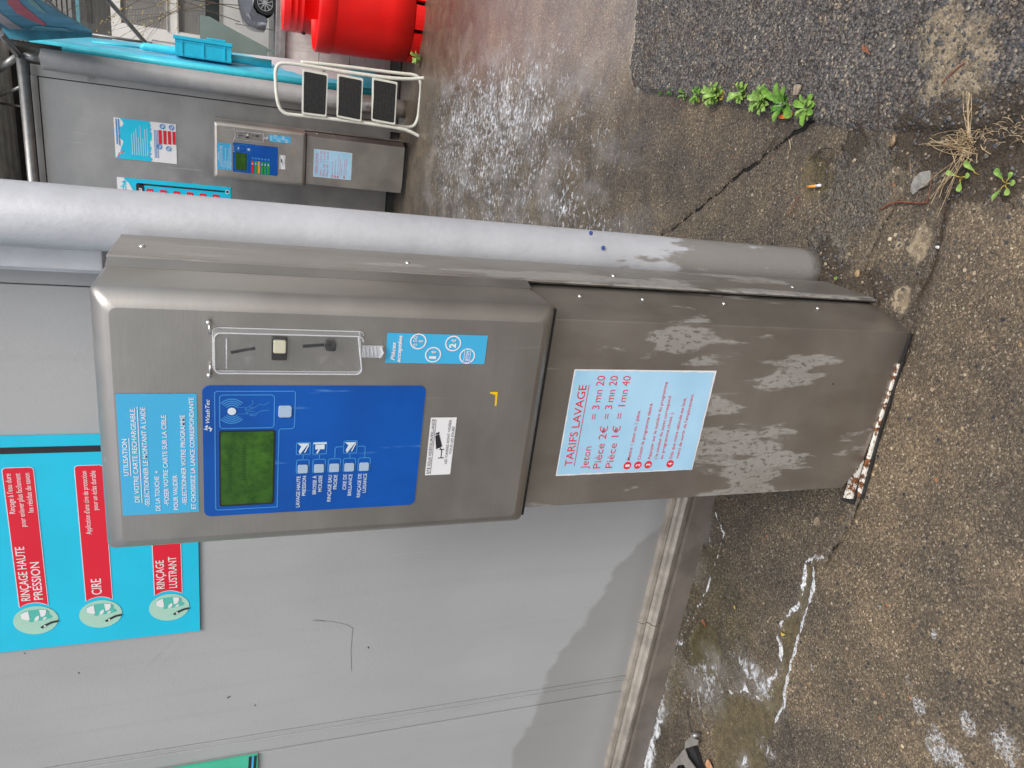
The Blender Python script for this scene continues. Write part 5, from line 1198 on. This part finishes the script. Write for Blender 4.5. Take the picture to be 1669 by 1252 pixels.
SM = [plain('stone_a', (.07, .067, .066), .45, 0, .2, 90), plain('stone_b', (.12, .112, .106), .45, 0, .2, 90), plain('stone_c', (.19, .155, .12), .5, 0, .2, 90), plain('stone_d', (.075, .085, .10), .4, 0, .2, 90), plain('stone_e', (.34, .27, .19), .5, 0, .2, 90)]
def zs_at(x, y):
    ix = np.clip(np.searchsorted(gx, x)-1, 0, nx-1); iy = np.clip(np.searchsorted(gy, y)-1, 0, ny-1); return Z[iy, ix]
def samp_gravel(n, rs):
    x = .35+rs.random(n)*1.1; y = -.1+rs.random(n)*2.4; ok = sdf(x, y, GRAVEL) > .006; x, y = x[ok], y[ok]; return np.stack([x, y, zs_at(x, y)+.0005], 1)
stones('tarmac_stones', 'coarse dark stones standing proud of the old tarmac', 15000, samp_gravel, .0022, .0060, SM, 1)
def samp_lit(n, rs):
    x = -.1+rs.random(n)*.9; y = -.2+rs.random(n)*1.0
    ix = np.clip(np.searchsorted(gx, x)-1, 0, nx-1); iy = np.clip(np.searchsorted(gy, y)-1, 0, ny-1)
    d = np.clip(A['litter'][iy, ix], 0, 1)+.25*np.clip(A['sand'][iy, ix], 0, 1)+.012; ok = rs.random(n) < d; x, y = x[ok], y[ok]; return np.stack([x, y, zs_at(x, y)+.0008], 1)
stones('loose_gravel', 'loose small stones in the soil around the pipe foot and cracks', 6000, samp_lit, .0014, .0058, SM, 2)

# single stones one can point at
def pebble(label, img, r_, mat, z=.004, sc=(1, .8, .5), seed=0, flat=False):
    rs = random.Random(seed); bm = bmesh.new(); bmesh.ops.create_icosphere(bm, subdivisions=2, radius=r_)
    for v in bm.verts:
        f = 1+rs.uniform(-.12, .12); v.co = Vector((v.co.x*sc[0]*f, v.co.y*sc[1]*f, v.co.z*sc[2]*f))
    me = bpy.data.meshes.new('pebble'); bm.to_mesh(me); bm.free(); me.materials.append(mat)
    o = bpy.data.objects.new('pebble', me); COL.objects.link(o); o.location = tuple(G(*img, z)); tag(o, label, 'stone', 'single stones')
GS = plain('grey_stone', (.22, .21, .19), .6, 0, .25, 60, .3)
pebble('round grey corner stone set at the inner tarmac corner', (1042, 128), .020, GS, .002, (1, .9, .5), 1)
pebble('flat grey stone just below the tarmac corner stone', (1040, 147), .022, GS, -.002, (1.1, .8, .4), 2)
pebble('smooth blue black pebble in the straw tangle', (1582, 222), .0085, plain('blue_pebble', (.06, .07, .085), .35), .010, (1, .9, .7), 3)
pebble('brown shell like stone in the soil gap', (1455, 230), .012, plain('brown_stone', (.26, .17, .10), .5, 0, .3, 80), .006, (1.3, .7, .5), 4)
pebble('cream pebble by the small crack near the sandy patch', (1450, 390), .006, plain('cream_stone', (.6, .5, .36), .5), .004, (1, .9, .7), 5)
pebble('white pebble lying in the dark crack', (1528, 403), .0055, plain('white_stone', (.7, .7, .7), .5), .004, (.7, 1.2, .6), 6)
pebble('ochre pebble in the debris at the pipe foot', (1397, 446), .010, plain('ochre_stone', (.34, .24, .13), .6, 0, .2, 80), .004, (1.2, .8, .6), 7)
pebble('pale stone wedged against the pipe foot', (1347, 430), .008, plain('buff_stone', (.40, .34, .24), .6, 0, .2, 80), .006, (1, 1, .7), 8)
flatthing('concrete_chip', 'flat grey concrete chip with a broken edge near the bent twig', 'concrete chip', [(1487, 302), (1492, 290), (1502, 281), (1518, 278), (1519, 290), (1513, 303), (1500, 309), (1490, 318), (1486, 312)], .003, .006, plain('chip_grey', (.27, .26, .235), .7, 0, .2, 90, .4), bevel=.0015)

# scribbles, chips and scratches on the near wall
def wmark(name, label, strokes, w_, mat):
    d = D2(.5992)
    for st_ in strokes: d.line([(float(YP(x, y, .5992)[0]), float(YP(x, y, .5992)[2])) for x, y in st_], w_)
    return rel(d, O1).go(name, mat, w1)
wmark('scribble', None, [[(510, 1012), (540, 1013), (565, 1018), (575, 1024), (572, 1060), (573, 1094)], [(513, 1010), (530, 1012)]], .0016, plain('pencil_grey', (.20, .20, .19), .6))
wmark('scratch', None, [[(228, 1101), (260, 1066), (285, 1040), (302, 1028)], [(252, 1099), (275, 1070), (305, 1040)], [(960, 925), (1003, 918)], [(640, 905), (700, 899)]], .0011, plain('scratch_light', (.52, .52, .53), .5))
wmark('chip', None, [[(370, 1138), (375, 1135)], [(600, 1054), (601, 1057)], [(127, 1097), (130, 1097)], [(39, 1065), (41, 1065)], [(415, 1149), (417, 1150)]], .004, plain('chip_dark', (.05, .04, .03), .7))
